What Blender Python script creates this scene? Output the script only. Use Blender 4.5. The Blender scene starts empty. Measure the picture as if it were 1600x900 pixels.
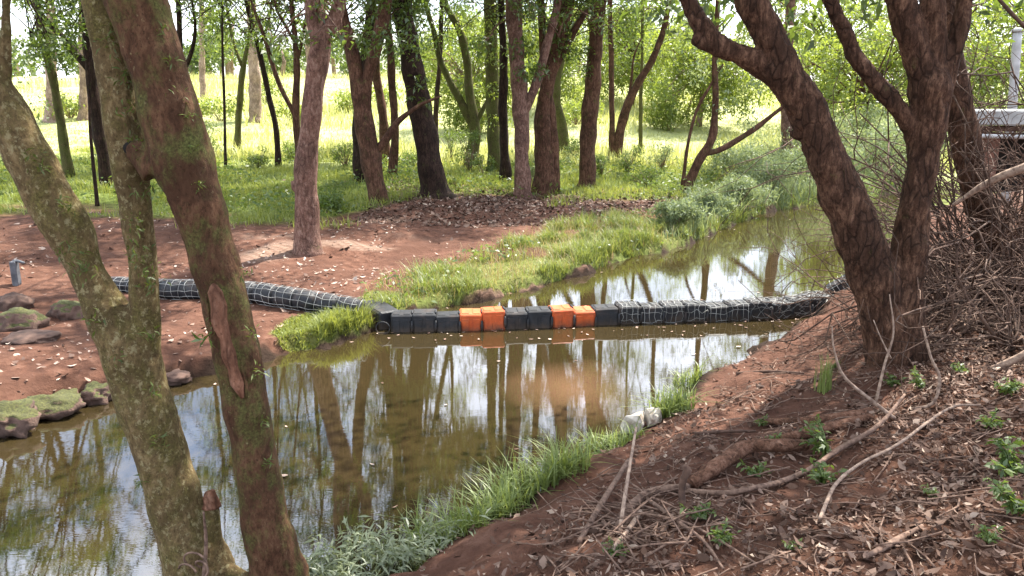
import bpy, math, random
import numpy as np
from mathutils import Vector, noise

R = math.radians
rng = np.random.default_rng(7)
random.seed(7)
scene = bpy.context.scene
COL = scene.collection

# ------------------------------------------------------------------ camera
F = 1232.0                      # focal length in pixels of a 1600 px wide frame
PITCH = R(13.7)
H = 3.0                         # eye above the water
cd = bpy.data.cameras.new("camera")
cd.sensor_width = 36.0
cd.lens = 36.0 * F / 1600.0
cd.clip_start = 0.05
cd.clip_end = 2000.0
cam = bpy.data.objects.new("camera", cd)
COL.objects.link(cam)
cam.location = (0, 0, H)
cam.rotation_euler = (R(90) - PITCH, 0, 0)
scene.camera = cam

# ------------------------------------------------------------------ sky and sun
SUN_EL, SUN_AZ = R(57), R(38)
SKY_STRENGTH = 0.12
SUN_STRENGTH = 5.0
EXPOSURE = 1.6
world = bpy.data.worlds.new("World")
scene.world = world
world.use_nodes = True
wn, wl = world.node_tree.nodes, world.node_tree.links
wn.clear()
wo = wn.new("ShaderNodeOutputWorld")
bg = wn.new("ShaderNodeBackground")
sky = wn.new("ShaderNodeTexSky")
sky.sky_type = 'NISHITA'
sky.sun_disc = False
sky.sun_elevation = SUN_EL
sky.sun_rotation = SUN_AZ
sky.air_density = 1.0
sky.dust_density = 2.0
# thin broken cloud
wtc = wn.new("ShaderNodeTexCoord")
wmp = wn.new("ShaderNodeMapping")
wmp.inputs["Scale"].default_value = (1.0, 1.0, 2.2)
wns = wn.new("ShaderNodeTexNoise")
wns.inputs["Scale"].default_value = 2.3
wns.inputs["Detail"].default_value = 7
wcr = wn.new("ShaderNodeValToRGB")
wcr.color_ramp.elements[0].position = 0.41
wcr.color_ramp.elements[0].color = (0, 0, 0, 1)
wcr.color_ramp.elements[1].position = 0.64
wcr.color_ramp.elements[1].color = (1, 1, 1, 1)
wmx = wn.new("ShaderNodeMix")
wmx.data_type = 'RGBA'
wl.new(wtc.outputs["Generated"], wmp.inputs["Vector"])
wl.new(wmp.outputs["Vector"], wns.inputs["Vector"])
wl.new(wns.outputs["Fac"], wcr.inputs["Fac"])
wl.new(wcr.outputs["Color"], wmx.inputs["Factor"])
wl.new(sky.outputs["Color"], wmx.inputs["A"])
wmx.inputs["B"].default_value = (10.0, 10.5, 11.6, 1)
wl.new(wmx.outputs["Result"], bg.inputs["Color"])
bg.inputs["Strength"].default_value = SKY_STRENGTH
wl.new(bg.outputs[0], wo.inputs[0])

sd = bpy.data.lights.new("sun", 'SUN')
sd.energy = SUN_STRENGTH
sd.angle = R(0.6)
sd.color = (1.0, 0.95, 0.86)
sun = bpy.data.objects.new("sun", sd)
COL.objects.link(sun)
sdir = Vector((math.sin(SUN_AZ) * math.cos(SUN_EL), math.cos(SUN_AZ) * math.cos(SUN_EL), math.sin(SUN_EL)))
sun.rotation_euler = sdir.to_track_quat('Z', 'Y').to_euler()
sun.location = (0, 0, 40)

vs = scene.view_settings
vs.view_transform = 'Standard'
vs.look = 'None'
vs.exposure = EXPOSURE
vs.gamma = 1.0
vs.use_curve_mapping = False
cy = scene.cycles
cy.max_bounces = 7
cy.diffuse_bounces = 3
cy.glossy_bounces = 3
cy.transmission_bounces = 4
cy.caustics_reflective = False
cy.caustics_refractive = False
cy.use_denoising = True

# ------------------------------------------------------------------ pixels to world
CAM = np.array([0, 0, H])
cp, sp = math.cos(PITCH), math.sin(PITCH)


def ray(px, py):
    xc, yc = (px - 800) / F, (450 - py) / F
    return np.array([xc, cp + yc * sp, -sp + yc * cp])


def at(px, py, Y):
    d = ray(px, py)
    return CAM + d * (Y / d[1])


def wat(px, py):
    d = ray(px, py)
    return (CAM + d * (-H / d[2]))[:2]


def mpp(px, py, Y):             # metres per pixel of the 1600 px frame at distance Y
    return Y / ray(px, py)[1] / F


# ------------------------------------------------------------------ river plan and terrain height
LPX = [(0, 680), (60, 655), (150, 632), (250, 606), (320, 590), (420, 562), (500, 546), (560, 527), (605, 512),
       (680, 484), (760, 470), (840, 450), (930, 424), (965, 406), (1050, 392), (1090, 376), (1135, 356),
       (1195, 332), (1290, 318), (1400, 302), (1500, 294)]
RPX = [(640, 900), (720, 842), (830, 782), (940, 706), (1040, 640), (1110, 592), (1200, 540), (1262, 505),
       (1330, 440), (1392, 380), (1440, 332), (1480, 314)]
LW = np.array([(-11, -6), (-8, 1), (-5.7, 5.0)] + [tuple(wat(*p)) for p in LPX] + [(30, 42), (60, 50), (160, 70)])
RW = np.array([(-8, -6), (-5, 0), (-3.3, 3.3), (-2.3, 4.1), (-1.4, 4.3)] + [tuple(wat(*p)) for p in RPX] + [(32, 34), (60, 41), (160, 58)])
POLY = np.vstack([LW, RW[::-1]])


def segdist(x, y, pl):
    best = np.full(x.shape, 1e9)
    for a, b in zip(pl[:-1], pl[1:]):
        ab = b - a
        t = np.clip(((x - a[0]) * ab[0] + (y - a[1]) * ab[1]) / (ab @ ab), 0, 1)
        best = np.minimum(best, np.hypot(x - a[0] - t * ab[0], y - a[1] - t * ab[1]))
    return best


def inpoly(x, y, poly):
    ins = np.zeros(x.shape, bool)
    n = len(poly)
    for i in range(n):
        a, b = poly[i], poly[(i + 1) % n]
        if a[1] == b[1]:
            continue
        c = ((a[1] > y) != (b[1] > y)) & (x < (b[0] - a[0]) * (y - a[1]) / (b[1] - a[1]) + a[0])
        ins ^= c
    return ins


_w = np.random.default_rng(3)
WAVES = []
for k in range(26):
    f = 0.35 * 1.23 ** k
    th = _w.uniform(0, 2 * math.pi)
    WAVES.append((f * math.cos(th), f * math.sin(th), _w.uniform(0, 6.28), f ** -0.85))


def bumps(x, y, lo=0, hi=26):
    s = 0
    for fx, fy, ph, a in WAVES[lo:hi]:
        s = s + a * np.sin(fx * x * 2 + fy * y * 2 + ph)
    return s


def ss(t):
    t = np.clip(t, 0, 1)
    return t * t * (3 - 2 * t)


def info(x, y):
    x = np.asarray(x, float)
    y = np.asarray(y, float)
    dl, dr = segdist(x, y, LW), segdist(x, y, RW)
    ins = inpoly(x, y, POLY)
    wob = 0.07 * np.sin(5.1 * x + 2.0 * y) + 0.05 * np.sin(9.7 * y - 6.3 * x) + 0.03 * np.sin(21 * x + 17 * y)
    d = np.minimum(dl, dr)
    left = dl < dr
    return d + np.where(ins, 0, 0) , ins, left, wob


def height(x, y):
    x = np.asarray(x, float)
    y = np.asarray(y, float)
    d, ins, left, wob = info(x, y)
    dn = np.where(ins, -d, d) + wob * ss(1.5 - d)
    dd = np.clip(dn, 0, None)
    hl = 0.17 * ss(dd / 0.16) + 0.032 * np.minimum(dd, 15) + 0.035 * np.clip(dd - 15, 0, 20)
    far = np.clip(y - 33, 0, 34)
    hl = hl + 0.115 * far * far / (far + 9)
    hr = 0.07 * ss(dd / 0.12) + 1.45 * (1 - np.exp(-dd * 0.43 / 1.45)) + 0.02 * np.clip(dd - 8, 0, 40)
    h = np.where(left, hl, hr)
    amp = ss(dd / 0.6)
    h = h + amp * (0.018 * bumps(x, y, 0, 14) + np.where(left, 0.012, 0.026) * bumps(x, y, 10, 24))
    return np.where(dn <= 0, np.maximum(-0.6, dn * 0.8) - 0.01, h)


def hz(x, y):
    return float(height(np.array([x]), np.array([y]))[0])


def gp(px, py, far=140.0):
    d = ray(px, py)
    t = np.concatenate([np.linspace(1.2, 30, 900), np.linspace(30, far, 500)])
    P = CAM + t[:, None] * d
    hh = np.maximum(height(P[:, 0], P[:, 1]), 0)
    k = np.argmax(P[:, 2] < hh)
    if P[k, 2] >= hh[k]:
        k = len(t) - 1
    x, y = P[k, 0], P[k, 1]
    return np.array([x, y, max(hz(x, y), 0)])


# ------------------------------------------------------------------ node materials
def mat(name):
    m = bpy.data.materials.new(name)
    m.use_nodes = True
    m.node_tree.nodes.clear()
    out = m.node_tree.nodes.new("ShaderNodeOutputMaterial")
    return m, m.node_tree.nodes, m.node_tree.links, out


def N(nodes, typ, **kw):
    n = nodes.new(typ)
    for k, v in kw.items():
        if k in n.inputs:
            n.inputs[k].default_value = v
        else:
            setattr(n, k, v)
    return n


def ramp(nodes, links, src, stops):
    r = nodes.new("ShaderNodeValToRGB")
    e = r.color_ramp.elements
    while len(e) < len(stops):
        e.new(0.5)
    for el, (p, c) in zip(e, stops):
        el.position = p
        el.color = (*c, 1) if len(c) == 3 else c
    links.new(src, r.inputs["Fac"])
    return r.outputs["Color"]


def mixc(nodes, links, fac, a, b):
    m = nodes.new("ShaderNodeMix")
    m.data_type = 'RGBA'
    for sock, v in (("Factor", fac), ("A", a), ("B", b)):
        if isinstance(v, (int, float)):
            m.inputs[sock].default_value = v
        elif isinstance(v, tuple):
            m.inputs[sock].default_value = (*v, 1)
        else:
            links.new(v, m.inputs[sock])
    return m.outputs["Result"]


def noise_n(nodes, links, scale, detail=5, vec=None, mapping=None, rough=0.55):
    n = N(nodes, "ShaderNodeTexNoise", Scale=scale, Detail=detail, Roughness=rough)
    if vec is not None:
        if mapping:
            mp = nodes.new("ShaderNodeMapping")
            mp.inputs["Scale"].default_value = mapping
            links.new(vec, mp.inputs["Vector"])
            vec = mp.outputs["Vector"]
        links.new(vec, n.inputs["Vector"])
    return n.outputs["Fac"]


BW0, BW1 = (0, 0, 0), (1, 1, 1)


def bark(name, dark, mid, light, moss=0.0, lichen=0.0, mosscol=(0.075, 0.08, 0.022), streak=0.22, sc=1.0, bump=0.5, cracks=0.8):
    m, n, l, out = mat(name)
    tc = n.new("ShaderNodeTexCoord").outputs["Object"]
    # warp so the fibres wander
    wz = N(n, "ShaderNodeTexNoise", Scale=4.0 * sc, Detail=3)
    l.new(tc, wz.inputs["Vector"])
    wv = N(n, "ShaderNodeVectorMath", operation='MULTIPLY_ADD')
    wv.inputs[1].default_value = (0.1, 0.1, 0.1)
    l.new(wz.outputs["Color"], wv.inputs[0])
    l.new(tc, wv.inputs[2])
    tw = wv.outputs[0]
    a = noise_n(n, l, 24 * sc, 10, tw, (1, 1, streak), 0.72)
    b = noise_n(n, l, 3.2 * sc, 6, tc, None, 0.65)
    k = noise_n(n, l, 70 * sc, 5, tc, (1, 1, 0.6), 0.7)
    c = ramp(n, l, a, [(0.34, dark), (0.5, mid), (0.68, light)])
    c = mixc(n, l, ramp(n, l, b, [(0.46, BW0), (0.58, (0.7, 0.7, 0.7))]), c, tuple(x * 0.5 for x in mid))
    c = mixc(n, l, ramp(n, l, k, [(0.34, (0.75, 0.75, 0.75)), (0.46, BW0)]), c, tuple(x * 0.7 for x in dark))
    vo = N(n, "ShaderNodeTexVoronoi", Scale=13 * sc)
    vo.feature = 'DISTANCE_TO_EDGE'
    mpv = n.new("ShaderNodeMapping")
    mpv.inputs["Scale"].default_value = (1, 1, streak * 1.3)
    l.new(tw, mpv.inputs["Vector"])
    l.new(mpv.outputs["Vector"], vo.inputs["Vector"])
    crack = ramp(n, l, vo.outputs["Distance"], [(0.0, BW1), (0.09, BW0)])
    ck = N(n, "ShaderNodeMath", operation='MULTIPLY')
    l.new(crack, ck.inputs[0])
    l.new(ramp(n, l, b, [(0.4, BW0), (0.6, (cracks,) * 3)]), ck.inputs[1])
    c = mixc(n, l, ck.outputs[0], c, tuple(x * 0.6 for x in dark))
    if moss > 0:
        mf = noise_n(n, l, 6.5 * sc, 10, tc, (1, 1, 0.7), 0.74)
        lo = 0.7 - 0.36 * moss
        mfac = ramp(n, l, mf, [(lo - 0.04, BW0), (lo + 0.12, (0.9, 0.9, 0.9))])
        fine = noise_n(n, l, 75, 4, tc, None, 0.7)
        mc = ramp(n, l, fine, [(0.36, tuple(x * 0.45 for x in mosscol)), (0.66, tuple(x * 1.9 for x in mosscol))])
        c = mixc(n, l, mfac, c, mc)
    if lichen > 0:
        v = noise_n(n, l, 30 * sc, 6, tc, (1, 1, 0.8), 0.75)
        lo = 0.72 - 0.16 * lichen
        c = mixc(n, l, ramp(n, l, v, [(lo, BW0), (lo + 0.06, (0.7, 0.7, 0.7))]), c, (0.31, 0.265, 0.14))
    p = N(n, "ShaderNodeBsdfPrincipled", Roughness=0.92)
    p.inputs["Specular IOR Level"].default_value = 0.2
    l.new(c, p.inputs["Base Color"])
    bp = N(n, "ShaderNodeBump", Strength=bump, Distance=0.035)
    l.new(a, bp.inputs["Height"])
    b2 = N(n, "ShaderNodeBump", Strength=bump * 0.8, Distance=0.012)
    l.new(k, b2.inputs["Height"])
    l.new(bp.outputs[0], b2.inputs["Normal"])
    b3 = N(n, "ShaderNodeBump", Strength=bump * 0.8, Distance=0.02, invert=True)
    l.new(ck.outputs[0], b3.inputs["Height"])
    l.new(b2.outputs[0], b3.inputs["Normal"])
    l.new(b3.outputs[0], p.inputs["Normal"])
    l.new(p.outputs[0], out.inputs[0])
    return m


def leafmat(name, c0, c1, trans=0.45, gloss=0.06):
    m, n, l, out = mat(name)
    g = n.new("ShaderNodeNewGeometry")
    c = mixc(n, l, g.outputs["Random Per Island"], c0, c1)
    d = N(n, "ShaderNodeBsdfDiffuse")
    t = N(n, "ShaderNodeBsdfTranslucent")
    l.new(c, d.inputs[0])
    tcn = mixc(n, l, 0.55, c, tuple(min(1, x * k) for x, k in zip(c1, (1.7, 1.6, 0.7))))
    l.new(tcn, t.inputs[0])
    mx = N(n, "ShaderNodeMixShader", Fac=trans)
    l.new(d.outputs[0], mx.inputs[1])
    l.new(t.outputs[0], mx.inputs[2])
    gl = N(n, "ShaderNodeBsdfGlossy", Roughness=0.45)
    m2 = N(n, "ShaderNodeMixShader", Fac=gloss)
    l.new(mx.outputs[0], m2.inputs[1])
    l.new(gl.outputs[0], m2.inputs[2])
    l.new(m2.outputs[0], out.inputs[0])
    return m


def plain(name, c0, c1, rough=0.6, scale=8, bump=0.2, spec=0.4, metal=0.0):
    m, n, l, out = mat(name)
    tc = n.new("ShaderNodeTexCoord").outputs["Object"]
    a = noise_n(n, l, scale, 6, tc)
    p = N(n, "ShaderNodeBsdfPrincipled", Roughness=rough, Metallic=metal)
    p.inputs["Specular IOR Level"].default_value = spec
    l.new(ramp(n, l, a, [(0.35, c0), (0.68, c1)]), p.inputs["Base Color"])
    bp = N(n, "ShaderNodeBump", Strength=bump, Distance=0.01)
    l.new(a, bp.inputs["Height"])
    l.new(bp.outputs[0], p.inputs["Normal"])
    l.new(p.outputs[0], out.inputs[0])
    return m


M = {}
M['near_bark'] = bark("near_bark", (0.034, 0.015, 0.007), (0.1, 0.048, 0.025), (0.17, 0.093, 0.05), moss=0.5, lichen=0.55, streak=0.4, bump=0.5, cracks=0.12)
M['mossy_bark'] = bark("mossy_bark", (0.062, 0.04, 0.017), (0.165, 0.112, 0.05), (0.29, 0.21, 0.105), moss=0.55, lichen=1.1, mosscol=(0.1, 0.085, 0.026), streak=0.6, bump=0.6, cracks=0.15)
M['right_bark'] = bark("right_bark", (0.026, 0.012, 0.007), (0.1, 0.05, 0.03), (0.28, 0.155, 0.098), moss=0.14, lichen=0.3, streak=0.26, bump=0.9)
M['pink_bark'] = bark("pink_bark", (0.07, 0.035, 0.026), (0.2, 0.108, 0.08), (0.36, 0.24, 0.19), moss=0.18, lichen=0.6, streak=0.35)
M['grove_bark'] = bark("grove_bark", (0.034, 0.017, 0.01), (0.115, 0.056, 0.034), (0.22, 0.12, 0.08), moss=0.3, lichen=0.2)
M['dark_bark'] = bark("dark_bark", (0.012, 0.007, 0.005), (0.036, 0.02, 0.014), (0.085, 0.05, 0.036), moss=0.25, lichen=0.1)
M['green_bark'] = bark("green_bark", (0.04, 0.03, 0.014), (0.1, 0.078, 0.036), (0.17, 0.13, 0.07), moss=0.75, lichen=0.3)
M['glare_pale_bark'] = bark("glare_pale_bark", (0.2, 0.13, 0.1), (0.34, 0.24, 0.19), (0.48, 0.38, 0.31), moss=0.0, lichen=0.2)  # blown-out brightness of the distance put into the bark colour
M['scar'] = bark("scar", (0.12, 0.05, 0.028), (0.27, 0.125, 0.075), (0.42, 0.25, 0.17), streak=0.12, bump=0.6)
M['void_shade'] = plain("void_shade", (0.006, 0.004, 0.003), (0.015, 0.01, 0.007), 0.95)  # near-black colour standing for the shade inside openings
M['moss'] = leafmat("moss_tuft_leaf", (0.05, 0.075, 0.015), (0.12, 0.15, 0.035), 0.3, 0.03)
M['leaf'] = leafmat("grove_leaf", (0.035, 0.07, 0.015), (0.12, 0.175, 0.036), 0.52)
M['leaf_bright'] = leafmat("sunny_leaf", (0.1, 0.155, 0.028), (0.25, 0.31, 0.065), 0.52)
M['leaf_grey'] = leafmat("grey_green_leaf", (0.11, 0.16, 0.08), (0.24, 0.29, 0.17), 0.42, 0.03)
M['leaf_far'] = leafmat("far_leaf", (0.06, 0.1, 0.025), (0.13, 0.18, 0.05), 0.45)
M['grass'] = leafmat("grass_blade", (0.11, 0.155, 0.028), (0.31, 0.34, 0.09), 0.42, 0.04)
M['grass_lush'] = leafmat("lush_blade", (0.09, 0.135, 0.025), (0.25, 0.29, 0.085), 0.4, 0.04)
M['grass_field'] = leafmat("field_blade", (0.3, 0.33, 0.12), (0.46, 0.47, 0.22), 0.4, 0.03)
M['straw'] = leafmat("straw", (0.22, 0.16, 0.08), (0.42, 0.34, 0.19), 0.3, 0.03)
M['sedge'] = leafmat("sedge_blade", (0.09, 0.135, 0.03), (0.26, 0.32, 0.11), 0.4, 0.04)
M['pale_sedge'] = leafmat("pale_sedge_blade", (0.16, 0.2, 0.1), (0.3, 0.34, 0.2), 0.35, 0.08)
M['fern'] = leafmat("seedling_leaf", (0.06, 0.11, 0.022), (0.15, 0.21, 0.05), 0.45, 0.05)
M['twig'] = plain("dead_twig", (0.085, 0.048, 0.033), (0.27, 0.17, 0.12), 0.88, 28, 0.6)
M['brush'] = plain("dead_brush", (0.035, 0.019, 0.012), (0.15, 0.088, 0.06), 0.9, 14)
M['pale_twig'] = plain("pale_dead_twig", (0.17, 0.11, 0.08), (0.43, 0.31, 0.23), 0.88, 28, 0.6)
M['dark_twig'] = plain("dark_dead_twig", (0.05, 0.027, 0.018), (0.14, 0.08, 0.055), 0.9, 20)
M['rotten_log'] = bark("rotten_log", (0.06, 0.028, 0.016), (0.18, 0.088, 0.054), (0.3, 0.17, 0.115), moss=0.1, bump=0.7, streak=1)


def float_mat(name, c0, c1, scuff):
    m, n, l, out = mat(name)
    g = n.new("ShaderNodeNewGeometry")
    pos = g.outputs["Position"]
    a = noise_n(n, l, 9, 6, pos)
    c = ramp(n, l, a, [(0.35, c0), (0.68, c1)])
    sc_ = noise_n(n, l, 30, 8, pos, (1, 1, 3), 0.75)
    c = mixc(n, l, ramp(n, l, sc_, [(0.57, BW0), (0.68, (0.55, 0.55, 0.55))]), c, scuff)
    # dried silt: a ragged tide line and dust patches
    sx = n.new("ShaderNodeSeparateXYZ")
    l.new(pos, sx.inputs[0])
    ad = N(n, "ShaderNodeMath", operation='MULTIPLY_ADD')
    ad.inputs[1].default_value = 0.22
    l.new(noise_n(n, l, 7, 6, pos, None, 0.7), ad.inputs[0])
    l.new(sx.outputs["Z"], ad.inputs[2])
    tide = ramp(n, l, ad.outputs[0], [(0.1, (0.85, 0.85, 0.85)), (0.2, BW0)])
    c = mixc(n, l, tide, c, (0.075, 0.05, 0.032))
    dust = noise_n(n, l, 4, 8, pos, None, 0.7)
    c = mixc(n, l, ramp(n, l, dust, [(0.5, BW0), (0.7, (0.4, 0.4, 0.4))]), c, (0.13, 0.085, 0.06))
    p = N(n, "ShaderNodeBsdfPrincipled", Roughness=0.58)
    p.inputs["Specular IOR Level"].default_value = 0.4
    l.new(c, p.inputs["Base Color"])
    l.new(ramp(n, l, sc_, [(0.3, (0.42,) * 3), (0.7, (0.8,) * 3)]), p.inputs["Roughness"])
    bp = N(n, "ShaderNodeBump", Strength=0.25, Distance=0.01)
    l.new(a, bp.inputs["Height"])
    l.new(bp.outputs[0], p.inputs["Normal"])
    l.new(p.outputs[0], out.inputs[0])
    return m


M['black_plastic'] = float_mat("black_plastic", (0.009, 0.010, 0.013), (0.022, 0.024, 0.029), (0.06, 0.06, 0.065))
M['orange_plastic'] = float_mat("orange_plastic", (0.56, 0.09, 0.022), (0.68, 0.135, 0.034), (0.72, 0.3, 0.15))
M['wire'] = plain("galvanised_wire", (0.2, 0.2, 0.185), (0.52, 0.52, 0.5), 0.6, 7, 0.0, 0.4, 0.2)
M['stone'] = plain("bank_stone", (0.05, 0.03, 0.023), (0.135, 0.08, 0.06), 0.95, 9, 0.8)
M['pale_stone'] = plain("pale_stone", (0.3, 0.24, 0.18), (0.72, 0.66, 0.57), 0.85, 9, 0.8)
M['grey_post'] = plain("grey_post", (0.06, 0.065, 0.075), (0.15, 0.155, 0.17), 0.7, 9, 0.3)
M['white_paint'] = plain("white_paint", (0.34, 0.34, 0.33), (0.52, 0.52, 0.51), 0.6, 5, 0.1)
M['concrete'] = plain("concrete", (0.26, 0.26, 0.25), (0.44, 0.44, 0.42), 0.85, 5, 0.3)
M['brick'] = plain("earth_wall", (0.11, 0.05, 0.034), (0.25, 0.12, 0.08), 0.9, 7, 0.5)


def moss_stone(name):
    m, n, l, out = mat(name)
    tc = n.new("ShaderNodeTexCoord").outputs["Object"]
    g = n.new("ShaderNodeNewGeometry")
    sx = n.new("ShaderNodeSeparateXYZ")
    l.new(g.outputs["Normal"], sx.inputs[0])
    a = noise_n(n, l, 7, 6, tc)
    ad = N(n, "ShaderNodeMath", operation='ADD')
    l.new(sx.outputs["Z"], ad.inputs[0])
    l.new(a, ad.inputs[1])
    f = ramp(n, l, ad.outputs[0], [(0.9, BW0), (1.0, BW1)])
    ml = N(n, "ShaderNodeMath", operation='MULTIPLY')
    ml.inputs[1].default_value = 0.8
    l.new(ad.outputs[0], ml.inputs[0])
    f = ramp(n, l, ml.outputs[0], [(0.84, BW0), (1.0, (0.85, 0.85, 0.85))])
    st = ramp(n, l, a, [(0.3, (0.05, 0.03, 0.022)), (0.7, (0.17, 0.1, 0.075))])
    mo = ramp(n, l, noise_n(n, l, 45, 4, tc), [(0.3, (0.022, 0.03, 0.006)), (0.7, (0.085, 0.095, 0.02))])
    p = N(n, "ShaderNodeBsdfPrincipled", Roughness=0.95)
    l.new(mixc(n, l, f, st, mo), p.inputs["Base Color"])
    bp = N(n, "ShaderNodeBump", Strength=0.6, Distance=0.02)
    l.new(noise_n(n, l, 45, 4, tc), bp.inputs["Height"])
    l.new(bp.outputs[0], p.inputs["Normal"])
    l.new(p.outputs[0], out.inputs[0])
    return m


M['moss_stone'] = moss_stone("moss_stone")


def ground_mat():
    m, n, l, out = mat("red_soil_and_turf")
    g = n.new("ShaderNodeNewGeometry").outputs["Position"]
    big = noise_n(n, l, 0.9, 6, g)
    med = noise_n(n, l, 6, 8, g, None, 0.65)
    fin = noise_n(n, l, 42, 6, g, None, 0.7)
    soil = ramp(n, l, med, [(0.28, (0.05, 0.022, 0.014)), (0.5, (0.115, 0.053, 0.034)), (0.74, (0.195, 0.103, 0.07))])
    soil = mixc(n, l, ramp(n, l, big, [(0.42, BW0), (0.62, (0.8, 0.8, 0.8))]), soil, (0.085, 0.04, 0.026))
    fleck = ramp(n, l, fin, [(0.66, BW0), (0.72, (0.7, 0.7, 0.7))])
    soil = mixc(n, l, fleck, soil, (0.3, 0.2, 0.15))
    pit = ramp(n, l, fin, [(0.28, (0.7, 0.7, 0.7)), (0.36, BW0)])
    soil = mixc(n, l, pit, soil, (0.05, 0.026, 0.018))
    # right bank humus under the litter
    ah = N(n, "ShaderNodeAttribute", attribute_name="humus")
    hum = ramp(n, l, med, [(0.3, (0.036, 0.017, 0.01)), (0.6, (0.105, 0.05, 0.031)), (0.8, (0.18, 0.1, 0.066))])
    soil = mixc(n, l, ah.outputs["Fac"], soil, hum)
    # sunlit patches painted pale into the soil colour, plus the pale mud shelf
    asn = N(n, "ShaderNodeAttribute", attribute_name="sun_and_mud")
    soil = mixc(n, l, asn.outputs["Fac"], soil, (0.5, 0.37, 0.28))
    # moist strip at the waterline
    aw = N(n, "ShaderNodeAttribute", attribute_name="wet")
    soil = mixc(n, l, aw.outputs["Fac"], soil, (0.03, 0.018, 0.012))
    turf = ramp(n, l, med, [(0.3, (0.08, 0.11, 0.022)), (0.6, (0.16, 0.2, 0.045)), (0.8, (0.26, 0.27, 0.08))])
    field = ramp(n, l, noise_n(n, l, 0.5, 6, g), [(0.3, (0.3, 0.33, 0.12)), (0.6, (0.42, 0.43, 0.2)), (0.8, (0.52, 0.5, 0.3))])
    af = N(n, "ShaderNodeAttribute", attribute_name="meadow")
    turf = mixc(n, l, af.outputs["Fac"], turf, field)
    ag = N(n, "ShaderNodeAttribute", attribute_name="grassy")
    c = mixc(n, l, ag.outputs["Fac"], soil, turf)
    p = N(n, "ShaderNodeBsdfPrincipled", Roughness=0.95)
    p.inputs["Specular IOR Level"].default_value = 0.15
    l.new(c, p.inputs["Base Color"])
    b1 = N(n, "ShaderNodeBump", Strength=0.9, Distance=0.07)
    l.new(med, b1.inputs["Height"])
    b2 = N(n, "ShaderNodeBump", Strength=0.6, Distance=0.012)
    l.new(fin, b2.inputs["Height"])
    l.new(b1.outputs[0], b2.inputs["Normal"])
    l.new(b2.outputs[0], p.inputs["Normal"])
    l.new(p.outputs[0], out.inputs[0])
    return m


def water_mat():
    m, n, l, out = mat("murky_water")
    g = n.new("ShaderNodeNewGeometry").outputs["Position"]
    # drifting silt: a paler plume below the floats
    c = wat(885, 605)
    sub = N(n, "ShaderNodeVectorMath", operation='SUBTRACT')
    sub.inputs[1].default_value = (c[0], c[1], 0)
    l.new(g, sub.inputs[0])
    mp = n.new("ShaderNodeMapping")
    mp.inputs["Scale"].default_value = (0.85, 0.62, 1)
    l.new(sub.outputs[0], mp.inputs["Vector"])
    ln = N(n, "ShaderNodeVectorMath", operation='LENGTH')
    l.new(mp.outputs["Vector"], ln.inputs[0])
    w = N(n, "ShaderNodeMath", operation='MULTIPLY_ADD')
    w.inputs[1].default_value = 0.7
    l.new(noise_n(n, l, 0.9, 2, g), w.inputs[0])
    l.new(ln.outputs["Value"], w.inputs[2])
    silt = ramp(n, l, w.outputs[0], [(0.35, (0.8, 0.8, 0.8)), (1.55, BW0)])
    base = ramp(n, l, noise_n(n, l, 0.6, 4, g), [(0.2, (0.027, 0.0195, 0.0075)), (0.8, (0.037, 0.026, 0.0105))])
    col = mixc(n, l, silt, base, (0.17, 0.095, 0.052))
    d = N(n, "ShaderNodeBsdfDiffuse")  # near-black panel painted as the shade in the void under the slab
    l.new(col, d.inputs[0])
    gl = N(n, "ShaderNodeBsdfGlossy", Roughness=0.0)
    gl.inputs[0].default_value = (0.95, 0.97, 1, 1)
    fr = N(n, "ShaderNodeFresnel", IOR=2.45)
    r1 = noise_n(n, l, 5, 2, g, (0.5, 1.6, 1))
    r2 = noise_n(n, l, 26, 2, g, (0.35, 1.8, 1))
    b1 = N(n, "ShaderNodeBump", Strength=0.006, Distance=0.05)
    l.new(r1, b1.inputs["Height"])
    b2 = N(n, "ShaderNodeBump", Strength=0.011, Distance=0.012)
    l.new(r2, b2.inputs["Height"])
    l.new(b1.outputs[0], b2.inputs["Normal"])
    for q in (gl, fr):
        l.new(b2.outputs[0], q.inputs["Normal"])
    mx = n.new("ShaderNodeMixShader")
    l.new(fr.outputs[0], mx.inputs[0])
    l.new(d.outputs[0], mx.inputs[1])
    l.new(gl.outputs[0], mx.inputs[2])
    l.new(mx.outputs[0], out.inputs[0])
    return m


def litter_mat():
    m, n, l, out = mat("dead_leaf")
    g = n.new("ShaderNodeNewGeometry")
    c = ramp(n, l, g.outputs["Random Per Island"], [(0.0, (0.04, 0.019, 0.011)), (0.45, (0.105, 0.055, 0.034)),
             (0.75, (0.17, 0.105, 0.075)), (0.93, (0.26, 0.175, 0.13)), (1.0, (0.42, 0.32, 0.24))])
    p = N(n, "ShaderNodeBsdfPrincipled", Roughness=0.75)
    p.inputs["Specular IOR Level"].default_value = 0.3
    l.new(c, p.inputs["Base Color"])
    l.new(p.outputs[0], out.inputs[0])
    return m


def pale_litter_mat():
    m, n, l, out = mat("pale_dead_leaf")
    g = n.new("ShaderNodeNewGeometry")
    c = ramp(n, l, g.outputs["Random Per Island"], [(0.0, (0.09, 0.045, 0.03)), (0.5, (0.2, 0.12, 0.085)),
             (0.85, (0.38, 0.28, 0.22)), (1.0, (0.55, 0.45, 0.37))])
    p = N(n, "ShaderNodeBsdfPrincipled", Roughness=0.8)
    l.new(c, p.inputs["Base Color"])
    l.new(p.outputs[0], out.inputs[0])
    return m


M['litter'] = litter_mat()
M['pale_litter'] = pale_litter_mat()


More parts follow.
